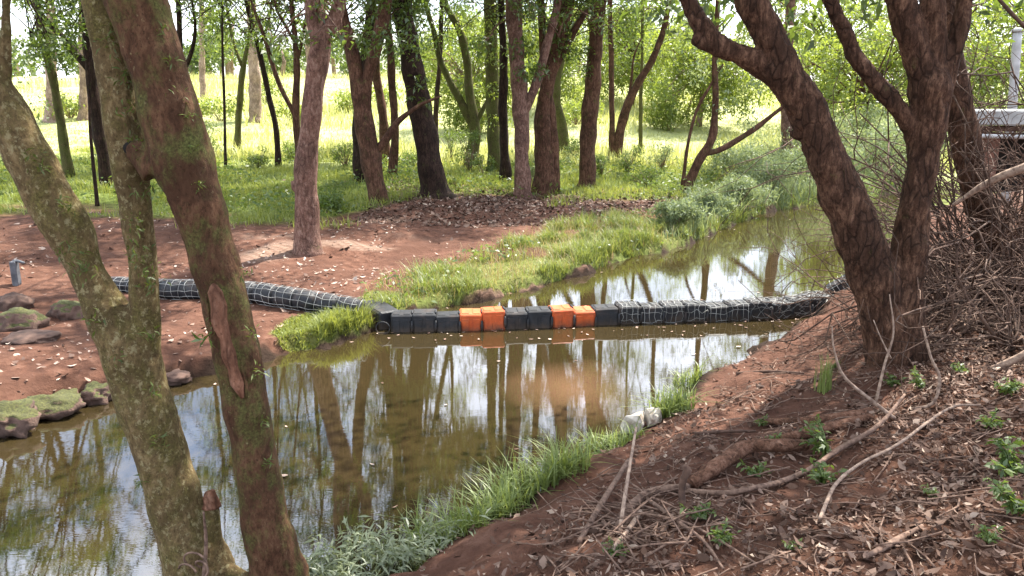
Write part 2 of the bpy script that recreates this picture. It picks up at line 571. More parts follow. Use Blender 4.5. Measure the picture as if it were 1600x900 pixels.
# ------------------------------------------------------------------ object helpers
def mesh_obj(name, V, Fc, m, parent=None, origin=(0, 0, 0), smooth=False, label=None):
    """one mesh object; V in world space, stored relative to origin"""
    V = np.asarray(V, float) - np.asarray(origin, float)
    me = bpy.data.meshes.new(name)
    if isinstance(Fc, np.ndarray):
        k = Fc.shape[1]
        me.vertices.add(len(V))
        me.vertices.foreach_set("co", V.astype(np.float32).ravel())
        me.loops.add(Fc.size)
        me.loops.foreach_set("vertex_index", Fc.astype(np.int32).ravel())
        me.polygons.add(len(Fc))
        me.polygons.foreach_set("loop_start", np.arange(0, Fc.size, k, dtype=np.int32))
        me.update(calc_edges=True)
        me.validate()
    else:
        me.from_pydata(V.tolist(), [], Fc)
    if smooth:
        me.polygons.foreach_set("use_smooth", np.ones(len(me.polygons), bool))
    me.materials.append(m)
    o = bpy.data.objects.new(name, me)
    COL.objects.link(o)
    if parent is not None:
        o.parent = parent
    else:
        o.location = origin
    if label:
        o["label"] = label
    return o


def tag(o, label, cat, group=None, kind=None):
    o["label"] = label
    o["category"] = cat
    if group:
        o["group"] = group
    if kind:
        o["kind"] = kind
    return o


def thing(name, label, cat, loc, group=None):
    o = bpy.data.objects.new(name, None)
    o.empty_display_size = 0.2
    COL.objects.link(o)
    o.location = loc
    return tag(o, label, cat, group)


class MB:
    def __init__(self):
        self.V, self.F, self.n = [], [], 0

    def add(self, V, Fc):
        self.V.append(np.asarray(V, float))
        self.F += [tuple(i + self.n for i in f) for f in Fc]
        self.n += len(V)

    def build(self, name, m, parent=None, origin=(0, 0, 0), smooth=True, label=None):
        return mesh_obj(name, np.vstack(self.V), self.F, m, parent, origin, smooth, label)


def spline(P, Rr, step):
    """Catmull-Rom resampling of a path with radii"""
    P = np.asarray(P, float)
    Rr = np.asarray(Rr, float)
    Q = np.vstack([2 * P[0] - P[1], P, 2 * P[-1] - P[-2]])
    rr = np.concatenate([[Rr[0]], Rr, [Rr[-1]]])
    outp, outr = [], []
    for i in range(1, len(Q) - 2):
        L = np.linalg.norm(Q[i + 1] - Q[i])
        k = max(1, int(L / step))
        for j in range(k):
            t = j / k
            t2, t3 = t * t, t * t * t
            outp.append(0.5 * (2 * Q[i] + (Q[i + 1] - Q[i - 1]) * t + (2 * Q[i - 1] - 5 * Q[i] + 4 * Q[i + 1] - Q[i + 2]) * t2
                        + (3 * Q[i] - Q[i - 1] - 3 * Q[i + 1] + Q[i + 2]) * t3))
            outr.append(rr[i] + (rr[i + 1] - rr[i]) * (t * t * (3 - 2 * t)))
    outp.append(P[-1])
    outr.append(Rr[-1])
    return np.array(outp), np.array(outr)


def tube(mb, P, Rr, sides=8, step=0.2, rough=0.0, smooth_path=True, cap=True, lobes=None):
    P, Rr = (spline(P, Rr, step) if smooth_path else (np.asarray(P, float), np.asarray(Rr, float)))
    T = np.gradient(P, axis=0)
    T /= np.linalg.norm(T, axis=1)[:, None] + 1e-9
    ref = np.array([0.3, 1, 0.1]) if abs(T[0][2]) > 0.7 else np.array([0, 0, 1.0])
    u = np.cross(T[0], ref)
    u /= np.linalg.norm(u)
    V = []
    ang = np.arange(sides) * 2 * math.pi / sides
    ph = rng.uniform(0, 6.28, 4)
    for i in range(len(P)):
        u = u - T[i] * (u @ T[i])
        u /= np.linalg.norm(u) + 1e-9
        w = np.cross(T[i], u)
        r = Rr[i] * np.ones(sides)
        if rough:
            r = r * (1 + rough * (np.sin(2 * ang + ph[0] + i * 0.31) * 0.6 + np.sin(3 * ang + ph[1] - i * 0.43) * 0.5 + np.sin(ang + ph[2] + i * 0.9) * 0.4 + 0.5 * math.sin(i * 1.3 + ph[3])))
        V.append(P[i] + (np.cos(ang) * r)[:, None] * u + (np.sin(ang) * r)[:, None] * w)
    V = np.vstack(V)
    Fc = []
    for i in range(len(P) - 1):
        for j in range(sides):
            a, b = i * sides + j, i * sides + (j + 1) % sides
            Fc.append((a, b, b + sides, a + sides))
    if cap:
        Fc.append(tuple(range(sides))[::-1])
        Fc.append(tuple((len(P) - 1) * sides + j for j in range(sides)))
    mb.add(V, Fc)


def rnd_unit(n, g=None):
    v = (g or rng).normal(size=(n, 3))
    return v / np.linalg.norm(v, axis=1)[:, None]


def leaves_arrays(P, size, g=None, droop=0.25, aspect=0.42, flat=0.0):
    """folded diamond leaves at points P -> V, F (two quads' worth of triangles as one quad each)"""
    g = g or rng
    n = len(P)
    d = rnd_unit(n, g)
    d[:, 2] = d[:, 2] * (1 - flat) - droop
    d /= np.linalg.norm(d, axis=1)[:, None]
    r = rnd_unit(n, g)
    r[:, 2] += 1.2
    s = np.cross(d, r)
    s /= np.linalg.norm(s, axis=1)[:, None] + 1e-9
    nn = np.cross(s, d)
    L = (size * g.uniform(0.65, 1.35, n))[:, None]
    w = L * aspect * 0.5
    V = np.empty((n, 4, 3))
    V[:, 0] = P
    V[:, 1] = P + d * L * 0.45 + s * w + nn * L * 0.08
    V[:, 2] = P + d * L - nn * L * 0.1
    V[:, 3] = P + d * L * 0.45 - s * w + nn * L * 0.08
    Fc = np.arange(n * 4).reshape(n, 4)
    return V.reshape(-1, 3), Fc


def blades_arrays(P, h, g=None, width=0.008, lean=0.5, segs=3, curl=0.6):
    g = g or rng
    n = len(P)
    th = g.uniform(0, 2 * math.pi, n)
    d = np.stack([np.cos(th), np.sin(th), np.zeros(n)], 1)
    s = np.stack([-np.sin(th), np.cos(th), np.zeros(n)], 1)
    hh = h * g.uniform(0.5, 1.25, n)
    ln = lean * g.uniform(0.1, 1.1, n)
    V = np.empty((n, 2 * (segs + 1), 3))
    for k in range(segs + 1):
        t = k / segs
        up = hh * (t - curl * ln * t * t * 0.5)
        out_ = hh * ln * t * t
        c = P + np.stack([np.zeros(n), np.zeros(n), up], 1) + d * out_[:, None]
        ww = width * (1 - t) ** 0.7 * 0.5 + 0.0006
        V[:, 2 * k] = c + s * ww
        V[:, 2 * k + 1] = c - s * ww
    base = (np.arange(n) * 2 * (segs + 1))[:, None, None]
    q = np.array([[2 * k, 2 * k + 1, 2 * k + 3, 2 * k + 2] for k in range(segs)])[None]
    return V.reshape(-1, 3), (base + q).reshape(-1, 4)


# ------------------------------------------------------------------ the ground and the water
def axis(segs):
    o = []
    for a, b, s in segs:
        o.append(np.arange(a, b, s))
    return np.unique(np.concatenate(o + [[segs[-1][1]]]))


gx = axis([(-260, -60, 25), (-60, -20, 4), (-20, -9, 0.6), (-9, 8, 0.07), (8, 20, 0.4), (20, 60, 4), (60, 261, 25)])
gy = axis([(-30, -2, 2), (-2, 2, 0.2), (2, 15, 0.07), (15, 30, 0.25), (30, 70, 1.5), (70, 150, 8), (150, 420, 30)])
GX, GY = np.meshgrid(gx, gy)
gxf, gyf = GX.ravel(), GY.ravel()
GZ = height(gxf, gyf)
nx, ny = len(gx), len(gy)
ii = (np.arange(ny - 1)[:, None] * nx + np.arange(nx - 1)[None]).ravel()
GF = np.stack([ii, ii + 1, ii + 1 + nx, ii + nx], 1)
ground = mesh_obj("ground", np.stack([gxf, gyf, GZ], 1), GF, ground_mat(), smooth=True)
tag(ground, "red-brown soil banks, leaf-strewn grove floor and open meadow", "ground", kind="structure")
d_, ins_, left_, _ = info(gxf, gyf)
wobn = 0.25 * bumps(gxf, gyf, 2, 12)


def wpoly(pxs):
    return np.array([gp(*p)[:2] for p in pxs])


STRIP_PX = [(560, 478), (575, 452), (640, 430), (710, 408), (800, 378), (880, 348), (960, 338), (1050, 332), (1120, 318), (1200, 305),
            (1195, 331), (1135, 355), (1090, 375), (1050, 391), (965, 405), (930, 422), (840, 448), (760, 468), (680, 482), (620, 492)]
STRIP = wpoly(STRIP_PX)
PATCH = wpoly([(425, 520), (450, 500), (510, 488), (575, 492), (585, 510), (545, 528), (490, 545), (440, 548)])


def edge_y(x):                  # where the bare soil gives way to the undergrowth
    return 16.3 + 4.6 * ss((x + 4.2) / 2.2)


under = ss((gyf + wobn * 1.6 + 0.12 * np.clip(-gxf, -3, 12) * 0 - edge_y(gxf)) / 1.5)
grassy = np.where(left_ & ~ins_, under, 0)
fade = ss((segdist(gxf, gyf, STRIP[:10]) + .25 * bumps(gxf * 1.5, gyf * 1.5, 4, 14)) / .55)
grassy = np.maximum(grassy, np.where(inpoly(gxf, gyf, STRIP), 0.7 * fade, 0))
grassy = np.maximum(grassy, np.where(inpoly(gxf, gyf, PATCH), 0.6, 0))
grassy = np.where(~left_ & (gyf > 20), 0.8, grassy)
meadow = ss((gyf + wobn - 25) / 6)
wet = np.where(ins_, 1, ss((0.2 - d_) / 0.16))
humus = np.where(~left_ & ~ins_, ss((d_ - 1.1 + wobn * 0.8) / 1.6), 0)
sun_and_mud = np.zeros_like(gxf)
for px, py, ra, rb in ((605, 342, 0.75, 0.5), (405, 395, 0.4, 0.55), (560, 385, 0.6, 0.14), (690, 375, 0.7, 0.15), (400, 372, 0.5, 0.2)):  # pools of sunlight painted on the bare soil
    c = gp(px, py)
    q = np.hypot((gxf - c[0]) / ra, (gyf - c[1]) / rb)
    sun_and_mud = np.maximum(sun_and_mud, 0.42 * ss((1.5 - q + wobn * 0.9) / 1.3) * (0.6 + 0.4 * np.sin(23 * gxf + 31 * gyf)))
shelf = segdist(gxf, gyf, np.array([wat(*q) for q in ((735, 476), (800, 460), (860, 446), (935, 424), (965, 407))]))
sm_ = ss((0.1 - shelf + .03 * wobn) / .05) * ~ins_
sun_and_mud = np.maximum(sun_and_mud, .2 * sm_)  # pale mud along the bank shares this mask
wet = np.where(sm_ > .3, wet * .25, wet)
grassy = grassy * (1 - sm_)
for nm, arr in (("grassy", grassy), ("meadow", meadow), ("wet", wet), ("humus", humus), ("sun_and_mud", sun_and_mud)):
    a = ground.data.attributes.new(nm, 'FLOAT', 'POINT')
    a.data.foreach_set("value", arr.astype(np.float32))

wp = np.array([(p[0], p[1], 0.0) for p in ((-40, -10), (200, -10), (200, 90), (-40, 90))])
# the water sheet follows the river plan, tucked a little under each bank


def offset_poly(pl, o):
    t = np.gradient(pl, axis=0)
    t /= np.linalg.norm(t, axis=1)[:, None]
    return pl + np.stack([-t[:, 1], t[:, 0]], 1) * o


wpl = np.vstack([offset_poly(LW, 0.5), offset_poly(RW, -0.5)[::-1]])
nL, nR = len(LW), len(RW)
wv = np.hstack([wpl, np.zeros((len(wpl), 1))])
# quads between resampled banks


def resamp(pl, n):
    s = np.concatenate([[0], np.cumsum(np.linalg.norm(np.diff(pl, axis=0), axis=1))])
    u = np.linspace(0, s[-1], n)
    return np.stack([np.interp(u, s, pl[:, 0]), np.interp(u, s, pl[:, 1])], 1)


water = mesh_obj("water", wv, [tuple(range(len(wv)))[::-1]], water_mat())
tag(water, "murky olive-brown stream mirroring trees and sky", "water", kind="structure")

# ------------------------------------------------------------------ trees


def px_path(pts, Y0):
    P, r = [], []
    for p in pts:
        Y = Y0 + (p[3] if len(p) > 3 else 0)
        P.append(at(p[0], p[1], Y))
        r.append(0.5 * p[2] * mpp(p[0], p[1], Y))
    return np.array(P), np.array(r)


def crown_leaves(centers, radii, n, size, g, flat=0.75):
    centers = np.asarray(centers)
    w = np.asarray(radii) ** 2
    idx = g.choice(len(centers), n, p=w / w.sum())
    q = rnd_unit(n, g) * (g.uniform(0, 1, n) ** 0.45)[:, None]
    q[:, 2] *= flat
    return centers[idx] + q * np.asarray(radii)[idx][:, None]


def make_crown(root, base, tops, g, mb_limb, m, r=2.3, zc=2.4, n=2400, size=0.11, clumps=16, extra=(), flat=0.8, limb_r=0.035, low=-0.8):
    """limbs from each stem top out to leaf clumps; returns the crown mesh object"""
    cs, rs = [], []
    per = max(3, clumps // len(tops))
    for tp in tops:
        for k in range(per):
            a = g.uniform(0, 6.28)
            rad = r * math.sqrt(g.uniform(0.03, 1))
            z = zc * (low + (1.0 - low) * g.uniform(0, 1) ** 1.25) * (1.15 - rad / r * 0.35)
            c = tp + np.array([rad * math.cos(a), rad * math.sin(a), z])
            cs.append(c)
            rs.append(g.uniform(0.38, 0.95) * r * 0.38)
            mid = tp + (c - tp) * 0.5 + np.array([0, 0, 0.25 * r * g.uniform(-0.2, 0.8)])
            st = tp - np.array([0, 0, g.uniform(0, 0.5)])
            tube(mb_limb, [st, mid, c], [limb_r * g.uniform(0.7, 1.2), limb_r * 0.6, limb_r * 0.2], 5, 0.5)
            for _ in range(2):
                e = c + rnd_unit(1, g)[0] * rs[-1] * 0.9
                tube(mb_limb, [mid * 0.4 + c * 0.6, (mid + e) * 0.5 * 0.5 + c * 0.5, e], [limb_r * 0.4, limb_r * 0.25, limb_r * 0.1], 4, 0.5)
    for c, rr in extra:
        cs.append(np.asarray(c))
        rs.append(rr)
    P = crown_leaves(cs, rs, n, size, g, flat)
    V, Fc = leaves_arrays(P, size, g)
    return mesh_obj("crown", V, Fc, m, root, base)


def grove_tree(label, stems, barkm, leafm='leaf', Y=None, r=2.4, n=8500, size=0.13, zc=4.2, extra_px=(), group="slender trees of the grove",
               name="grove_tree", seed=1, rise=4.3, clumps=36, sides=10, crown=True, buttress=1.5, hang=6):
    g = np.random.default_rng(seed)
    b = stems[0][0]
    base = gp(b[0], b[1]) if Y is None else None
    if base is None:
        q = at(b[0], b[1], Y)
        base = np.array([q[0], q[1], hz(q[0], q[1])])
    Y0 = base[1]
    root = thing(name, label, "tree", base, group)
    mb, tops = MB(), []
    for k, st in enumerate(stems):
        P, rr = px_path(st, Y0)
        if k == 0:
            P[0, 2] = base[2] - 0.12
            # flare at the foot
            f = P[0] + (P[1] - P[0]) * 0.18
            P = np.vstack([P[:1], f[None], P[1:]])
            rr = np.concatenate([[rr[0] * buttress], [rr[0] * 1.05], rr[1:]])
        if st[-1][1] <= 5:
            dr = P[-1] - P[-2]
            dr = dr / np.linalg.norm(dr)
            dr = dr * 0.45 + np.array([0, 0, 0.6])
            P = np.vstack([P, P[-1] + dr * rise * 0.5 + rnd_unit(1, g)[0] * 0.1, P[-1] + dr * rise])
            rr = np.concatenate([rr, [rr[-1] * 0.8, rr[-1] * 0.45]])
            tops.append(P[-1])
        tube(mb, P, rr, sides, 0.16, 0.11)
    ml = MB()
    ex = [(at(px, py, Y0 + dy), rad) for px, py, dy, rad in extra_px]
    hung = []
    for st in stems:
        if st[-1][1] <= 5 and crown:
            for _ in range(hang):
                hung.append((at(st[-1][0], st[-1][1] + g.uniform(0, 60), Y0), len(ex)))
                ex.append((at(st[-1][0] + g.uniform(-75, 75), 105 * g.uniform(0, 1) ** 1.7 - 25, Y0 + g.uniform(-1.2, 1.5)), g.uniform(.22, .55) * Y0 / 19))
    for p0, i in hung:
        c = ex[i][0]
        tube(mb, [p0, (p0 + c) * .5 + [0, 0, .12], c, c + rnd_unit(1, g)[0] * .3], [.02, .014, .008, .003], 5, .2)
        for _ in range(3):
            tube(mb, [(p0 + c * 2) / 3, c + rnd_unit(1, g)[0] * ex[i][1] * .5, c + rnd_unit(1, g)[0] * ex[i][1]], [.007, .005, .002], 4, .2)
    if crown and tops:
        make_crown(root, base, tops, g, ml, M[leafm], r, zc, n, size, clumps, ex)
        mb.V += ml.V
        mb.F += [tuple(i + mb.n for i in f) for f in ml.F]
        mb.n += ml.n
    elif ex:
        P = crown_leaves([e[0] for e in ex], [e[1] for e in ex], n, size, g)
        V, Fc = leaves_arrays(P, size, g)
        mesh_obj("crown", V, Fc, M[leafm], root, base)
    mb.build("trunk", M[barkm], root, base)
    return root


T = grove_tree
T("pink-brown flaky-barked tree standing alone on the bare soil, low burl on its left side",
  [[(482, 392, 44), (479, 330, 36), (477, 285, 34), (485, 200, 30), (494, 110, 34), (500, 60, 36), (490, 0, 28)],
   [(500, 75, 22), (516, 40, 24), (530, 0, 22)], [(474, 300, 20), (462, 290, 16), (458, 282, 8)]], 'pink_bark', seed=11, n=6358, sides=14)
T("reddish-brown tree with two upright stems and a low side branch reaching right",
  [[(592, 317, 28), (580, 250, 34), (566, 170, 28), (552, 90, 22), (530, 0, 20)],
   [(568, 180, 20), (574, 120, 20), (592, 60, 20), (602, 0, 20)],
   [(583, 240, 12), (605, 215, 13), (622, 190, 10), (655, 165, 6), (690, 150, 3)]], 'grove_bark', seed=12, sides=12)
T("short dark trunk half hidden behind the two-stemmed tree",
  [[(564, 281, 24), (563, 230, 22), (562, 170, 20), (572, 80, 16), (580, 0, 14)]], 'dark_bark', seed=13, n=3468)
T("thickest dark trunk of the grove, leaning left with a buttress root to the right",
  [[(682, 306, 48), (672, 255, 40), (660, 190, 36), (648, 120, 34), (636, 60, 33), (627, 0, 33)],
   [(676, 270, 22), (694, 296, 16), (708, 306, 6)]], 'dark_bark', seed=14, sides=14, n=7514,
  extra_px=[(655, 130, -0.4, 0.28), (640, 150, -0.4, 0.2), (660, 160, -.4, .2)])
T("thin trunk between the two-stemmed tree and the thickest dark trunk",
  [[(613, 276, 14), (617, 200, 13), (612, 120, 12), (604, 0, 11)]], 'grove_bark', seed=15, n=3757, clumps=9)
T("slim pale brown trunk farther back, left of the thin trunk beside the thickest one",
  [[(603, 255, 18), (598, 180, 15), (588, 110, 12), (583, 0, 11)]], 'grove_bark', seed=16, n=3468, clumps=9)
T("very thin dark stem rising close behind the thickest trunk on its right",
  [[(678, 240, 9), (682, 160, 8), (688, 80, 7), (690, 0, 7)]], 'dark_bark', seed=17, n=2601, clumps=8)
T("crooked mossy tree whose stem forks into two crossing branches above a leafy sapling",
  [[(734, 262, 22), (742, 205, 18), (734, 150, 15), (729, 90, 13), (715, 40, 11), (694, 0, 10)],
   [(741, 200, 13), (715, 150, 12), (690, 100, 10), (678, 50, 8), (664, 0, 7)],
   [(742, 195, 8), (755, 170, 7), (765, 150, 4)]], 'green_bark', seed=18)
T("straight moss-covered pale green trunk wrapped in creeper leaves",
  [[(773, 268, 22), (771, 200, 21), (768, 100, 21), (766, 0, 20)]], 'green_bark', seed=19, leafm='leaf_bright',
  extra_px=[(770, 90, -0.3, 0.45), (768, 140, -0.3, 0.4), (772, 190, -0.3, 0.35), (768, 40, -.3, .5)])
T("short straight dark pole-like trunk with leafy sprouts at its top, right of the mossy one",
  [[(790, 287, 20), (788, 230, 15), (786, 160, 14), (787, 90, 13), (783, 0, 10)]], 'dark_bark', seed=20, n=3757,
  extra_px=[(790, 85, -0.2, 0.4)])
T("brown tree forking low into a thick left stem and a slim pale right stem",
  [[(817, 306, 27), (815, 240, 24), (814, 170, 25), (808, 100, 24), (803, 0, 28)],
   [(818, 175, 16), (838, 130, 14), (852, 80, 13), (872, 0, 14)]], 'pink_bark', seed=21, sides=12,
  extra_px=[(822, 115, -0.4, 0.35), (815, 75, -0.4, 0.4), (845, 110, -.4, .3)])
T("twin-stemmed dark brown tree with wide ribbed foot",
  [[(853, 303, 40), (851, 250, 30), (848, 190, 27), (856, 130, 22), (872, 70, 22), (884, 0, 24)],
   [(868, 300, 18), (866, 240, 16), (860, 170, 14), (850, 100, 12), (845, 0, 12)],
   [(866, 110, 12), (890, 60, 11), (915, 20, 9), (935, 0, 8)]], 'grove_bark', seed=22, sides=12)
T("mossy light trunk set behind the twin-stemmed tree, branching right near the top",
  [[(882, 246, 20), (878, 200, 17), (868, 150, 16), (876, 95, 13), (900, 40, 11), (920, 0, 10)]], 'green_bark', seed=23, n=4046)
T("straight reddish trunk at the right end of the thick group, beside the open glade",
  [[(917, 292, 28), (918, 230, 26), (924, 150, 25), (931, 70, 24), (936, 0, 22)]], 'grove_bark', seed=24, sides=12,
  extra_px=[(912, 80, -0.3, 0.35), (915, 110, -.3, .25)])
T("clump of one upright thin stem and one bowed stem leaning right over the glade",
  [[(957, 252, 11), (956, 180, 9), (955, 90, 8), (953, 0, 8)],
   [(964, 246, 16), (972, 190, 14), (992, 140, 13), (1018, 95, 11), (1036, 50, 9), (1045, 0, 8)],
   [(968, 210, 6), (978, 170, 5), (986, 130, 4), (990, 90, 3), (1002, 60, 3)]], 'grove_bark', seed=25, n=5202,
  extra_px=[(1005, 70, 0, 0.5), (970, 70, 0, 0.4), (1020, 140, 0, .3)])
T("small leaning tree at the water bend, its crooked stem rooted in leaf litter",
  [[(1068, 300, 15), (1090, 256, 14), (1112, 215, 14), (1118, 160, 10), (1117, 90, 9), (1122, 0, 8)],
   [(1066, 296, 6), (1074, 230, 5), (1088, 175, 5), (1112, 130, 4), (1130, 100, 2)],
   [(1100, 240, 9), (1130, 232, 9), (1175, 204, 9), (1225, 166, 6), (1265, 140, 4)]], 'grove_bark', seed=26, n=6358, leafm='leaf_grey',
  extra_px=[(1095, 110, 0, 0.55), (1150, 80, 0, 0.6), (1185, 130, 0, 0.55), (1130, 160, 0, 0.4), (1170, 190, .2, 0.45), (1080, 60, 0, .5), (1210, 60, 0, .5)])
T("slanting thin mossy trunk at the far left, seen through the forked foreground tree",
  [[(108, 276, 15), (98, 210, 14), (84, 130, 13), (70, 70, 12), (58, 0, 11)]], 'green_bark', seed=27, n=4624, leafm='leaf_far',
  extra_px=[(40, 170, 0.5, 0.7), (90, 100, .5, .6), (20, 110, .5, .7), (110, 60, .4, .5)])
T("dark trunk directly behind the upright mossy stem, with a branch angling up to the left",
  [[(167, 292, 20), (160, 230, 20), (148, 160, 19), (140, 90, 18), (136, 0, 16)],
   [(142, 110, 15), (122, 88, 13), (95, 55, 11), (48, 0, 9)]], 'dark_bark', seed=28, n=5202)
T("whip-thin sapling stem standing between the two far left trunks",
  [[(152, 322, 6), (145, 250, 5), (140, 180, 4), (142, 90, 3), (150, 0, 3)]], 'dark_bark', seed=29, n=1445, clumps=5, r=1.2)
T("whip-thin straight sapling right of the leaning brown foreground trunk",
  [[(352, 268, 5), (351, 180, 4), (348, 90, 4), (347, 0, 3)]], 'dark_bark', seed=30, n=1445, clumps=5, r=1.2)
T("thin dark tree with a Y fork low above the bright meadow",
  [[(370, 238, 12), (373, 185, 10), (378, 120, 9), (387, 70, 6), (396, 0, 5)],
   [(379, 105, 6), (366, 70, 5), (352, 0, 4)]], 'green_bark', seed=31, n=4046, leafm='leaf_bright', extra_px=[(350, 60, 0, .5), (330, 30, 0, .5)])
T("thin bent dark tree curving up to the left beside the pink-brown tree",
  [[(435, 264, 10), (431, 200, 9), (418, 140, 8), (405, 80, 8), (392, 30, 7), (385, 0, 7)],
   [(404, 76, 5), (418, 40, 4), (425, 0, 4)]], 'dark_bark', seed=32, n=4335)
T("thin forked tree just behind the pink-brown trunk with spreading top branches",
  [[(466, 296, 12), (466, 235, 10), (462, 180, 11), (464, 110, 10), (461, 60, 9), (455, 0, 7)],
   [(462, 182, 8), (440, 140, 7), (424, 95, 7), (414, 60, 6), (395, 10, 5), (392, 0, 4)],
   [(464, 100, 6), (474, 50, 5), (480, 0, 5)], [(463, 70, 5), (440, 30, 4), (428, 0, 4)]], 'grove_bark', seed=33, n=5202)
T("thin tree behind the upright foreground trunks with a low crooked branch",
  [[(300, 262, 10), (296, 190, 9), (284, 110, 8), (278, 0, 8)], [(285, 115, 7), (300, 80, 6), (305, 40, 5), (300, 0, 4)]], 'dark_bark', seed=34, n=4335)
T("far slender straight stem in the sunny glade beyond the bowed clump",
  [[(1001, 238, 7), (1001, 170, 6), (1003, 90, 5), (1004, 0, 5)]], 'green_bark', seed=35, n=2601, r=1.6, leafm='leaf_bright', clumps=7)
T("brown trunk on the far bank at the river bend, mirrored in the upstream pool",
  [[(1231, 246, 20), (1230, 200, 18), (1228, 140, 17), (1232, 60, 16), (1236, 0, 14)]], 'pink_bark', seed=36, n=6936, Y=29.5, leafm='leaf_bright', r=3.2, size=.15)

# pale trunks out on the meadow
for (lab, st, Yy, sd_) in (
        ("pale pinkish trunk out on the sunlit meadow, right of the Y-forked tree", [(400, 206, 20), (399, 150, 18), (396, 90, 17), (394, 40, 15), (392, 0, 14)], 42, 41),
        ("pale trunk in the meadow behind the slanting mossy trunk at far left", [(82, 206, 20), (81, 160, 18), (80, 110, 16), (80, 50, 15), (78, 0, 12)], 40, 42),
        ("pale trunk in the meadow seen beside the upright mossy stem", [(131, 202, 14), (131, 150, 13), (130, 90, 12), (128, 0, 11)], 41, 43),
        ("far pale trunk on the meadow rise behind the leaning brown foreground trunk", [(316, 140, 10), (316, 110, 9), (315, 60, 8), (315, 0, 7)], 52, 44)):
    T(lab, [st], 'glare_pale_bark', 'leaf_far', Y=Yy, r=3.4, n=1800, size=0.2, rise=3.0, seed=sd_, group="pale trees on the meadow", name="meadow_tree", clumps=12)

# grove trees whose trunks stand outside the frame but whose crowns roof the picture
# (their crowns are seen mirrored in the water)

for k, (x, y, fx, lab) in enumerate(((-9.6, 11.6, .8, "dark forked tree left of the frame, mirrored with slanting limbs in the near water"),
                            (-13.2, 14.0, -.5, "tall tree beyond the left edge, its crown mirrored in the left corner"),
                            (-12.0, 18.0, .6, "slim tree at the left end of the grove, its crown mirrored behind the forked tree"))):
    g = np.random.default_rng(140 + k)
    base = np.array([x, y, hz(x, y)])
    root = thing("grove_tree", lab, "tree", base, "slender trees of the grove")
    mb = MB()
    f = base + [0.1 * fx, 0, 2.2]
    tops = [base + [1.4 * fx, .3, 6.0], base + [-1.1 * fx, -.2, 6.4], base + [.2, .9, 7.0]]
    tube(mb, [base - [0, 0, .2], base + [0, 0, .5], f], [.26, .19, .16], 12, .2, .1)
    for tp in tops:
        tube(mb, [f - [0, 0, .15], f * .5 + tp * .5 + [.2 * fx, 0, 0], tp], [.13, .09, .05], 10, .25, .08)
        for _ in range(4):
            q = f * .35 + tp * .65
            tube(mb, [q, q + rnd_unit(1, g)[0] * .9 + [0, 0, .5], q + rnd_unit(1, g)[0] * 1.6 + [0, 0, 1.2]], [.035, .02, .008], 6, .3)
    make_crown(root, base, tops, g, mb, M['leaf'], 1.9, 3.4, 6500, .13, 27)
    mb.build("trunk", M['dark_bark'], root, base)

# sunny trees beyond the river bend, right
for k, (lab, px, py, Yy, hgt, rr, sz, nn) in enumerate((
        ("sunlit yellow-green tree behind the right foreground trunks", 1345, 262, 33, 6.5, 2.9, 0.17, 2600),
        ("broad sunlit tree at the right behind the white post", 1520, 240, 40, 8.5, 4.6, 0.2, 3600),
        ("tall bright tree just left of the forked right foreground tree", 1285, 245, 45, 9.5, 4.2, 0.2, 3200),
        ("yellow-green bushy tree closing the glade behind the small leaning tree", 1090, 222, 44, 6.5, 3.6, 0.2, 3200),
        ("pale green tree at the back of the glade beyond the reddish trunk", 985, 215, 52, 7.5, 4.2, 0.22, 3000),
        ("bright bushy tree beyond the grove seen between crooked and mossy trunks", 745, 222, 40, 6.0, 2.9, 0.18, 2600),
        ("light green tree beyond the grove behind the brown low-forking tree", 850, 220, 48, 7.0, 3.8, 0.2, 2800))):
    g = np.random.default_rng(60 + k)
    q = at(px, py, Yy)
    base = np.array([q[0], q[1], hz(q[0], q[1])])
    root = thing("glade_tree", lab, "tree", base, "sunlit trees beyond the river")
    mb = MB()
    top = base + np.array([g.uniform(-.3, .3), 0, hgt * 0.42])
    tube(mb, [base - [0, 0, .2], base + [0.1, 0, hgt * .2], top], [0.2, 0.14, 0.11], 8, 0.4, 0.06)
    ml = MB()
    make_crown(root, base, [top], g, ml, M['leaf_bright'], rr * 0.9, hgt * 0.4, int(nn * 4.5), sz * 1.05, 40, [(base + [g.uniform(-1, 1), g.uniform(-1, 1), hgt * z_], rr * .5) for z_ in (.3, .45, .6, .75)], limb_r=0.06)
    mb.V += ml.V
    mb.F += [tuple(i + mb.n for i in f) for f in ml.F]
    mb.build("trunk", M['glare_pale_bark' if k % 2 else 'grove_bark'], root, base)

# the far wood that closes the meadow: one mass
g = np.random.default_rng(91)
cs, rs = [], []
mbw = MB()
for k in range(62):
    x = -75 + 150 * (k + g.uniform(-.4, .4)) / 62
    y = g.uniform(72, 96) + 0.0015 * x * x
    z = hz(x, y)
    hh = g.uniform(2.5, 7.5)
    tube(mbw, [(x, y, z - .3), (x + g.uniform(-.5, .5), y, z + hh * .5), (x + g.uniform(-1, 1), y, z + hh * .8)], [0.28, 0.2, 0.08], 6, 2)
    for j in range(7):
        cs.append(np.array([x + g.uniform(-2.4, 2.4), y + g.uniform(-2, 2), z + hh * g.uniform(0.3, 0.95)]))
        rs.append(g.uniform(0.9, 2.0))
P = crown_leaves(cs, rs, 52000, 0.4, g, 0.8)
V, Fc = leaves_arrays(P, 0.42, g, aspect=0.6)
fw = mesh_obj("far_wood", V, Fc, M['leaf_far'])
tag(fw, "hazy line of pale green woodland closing the meadow behind the grove", "wood", kind="stuff")
fwt = mbw.build("far_wood_trunks", M['glare_pale_bark'], fw)
fwt["kind"] = "stuff"

# ------------------------------------------------------------------ foreground trees (merged by remeshing, bark roughened)


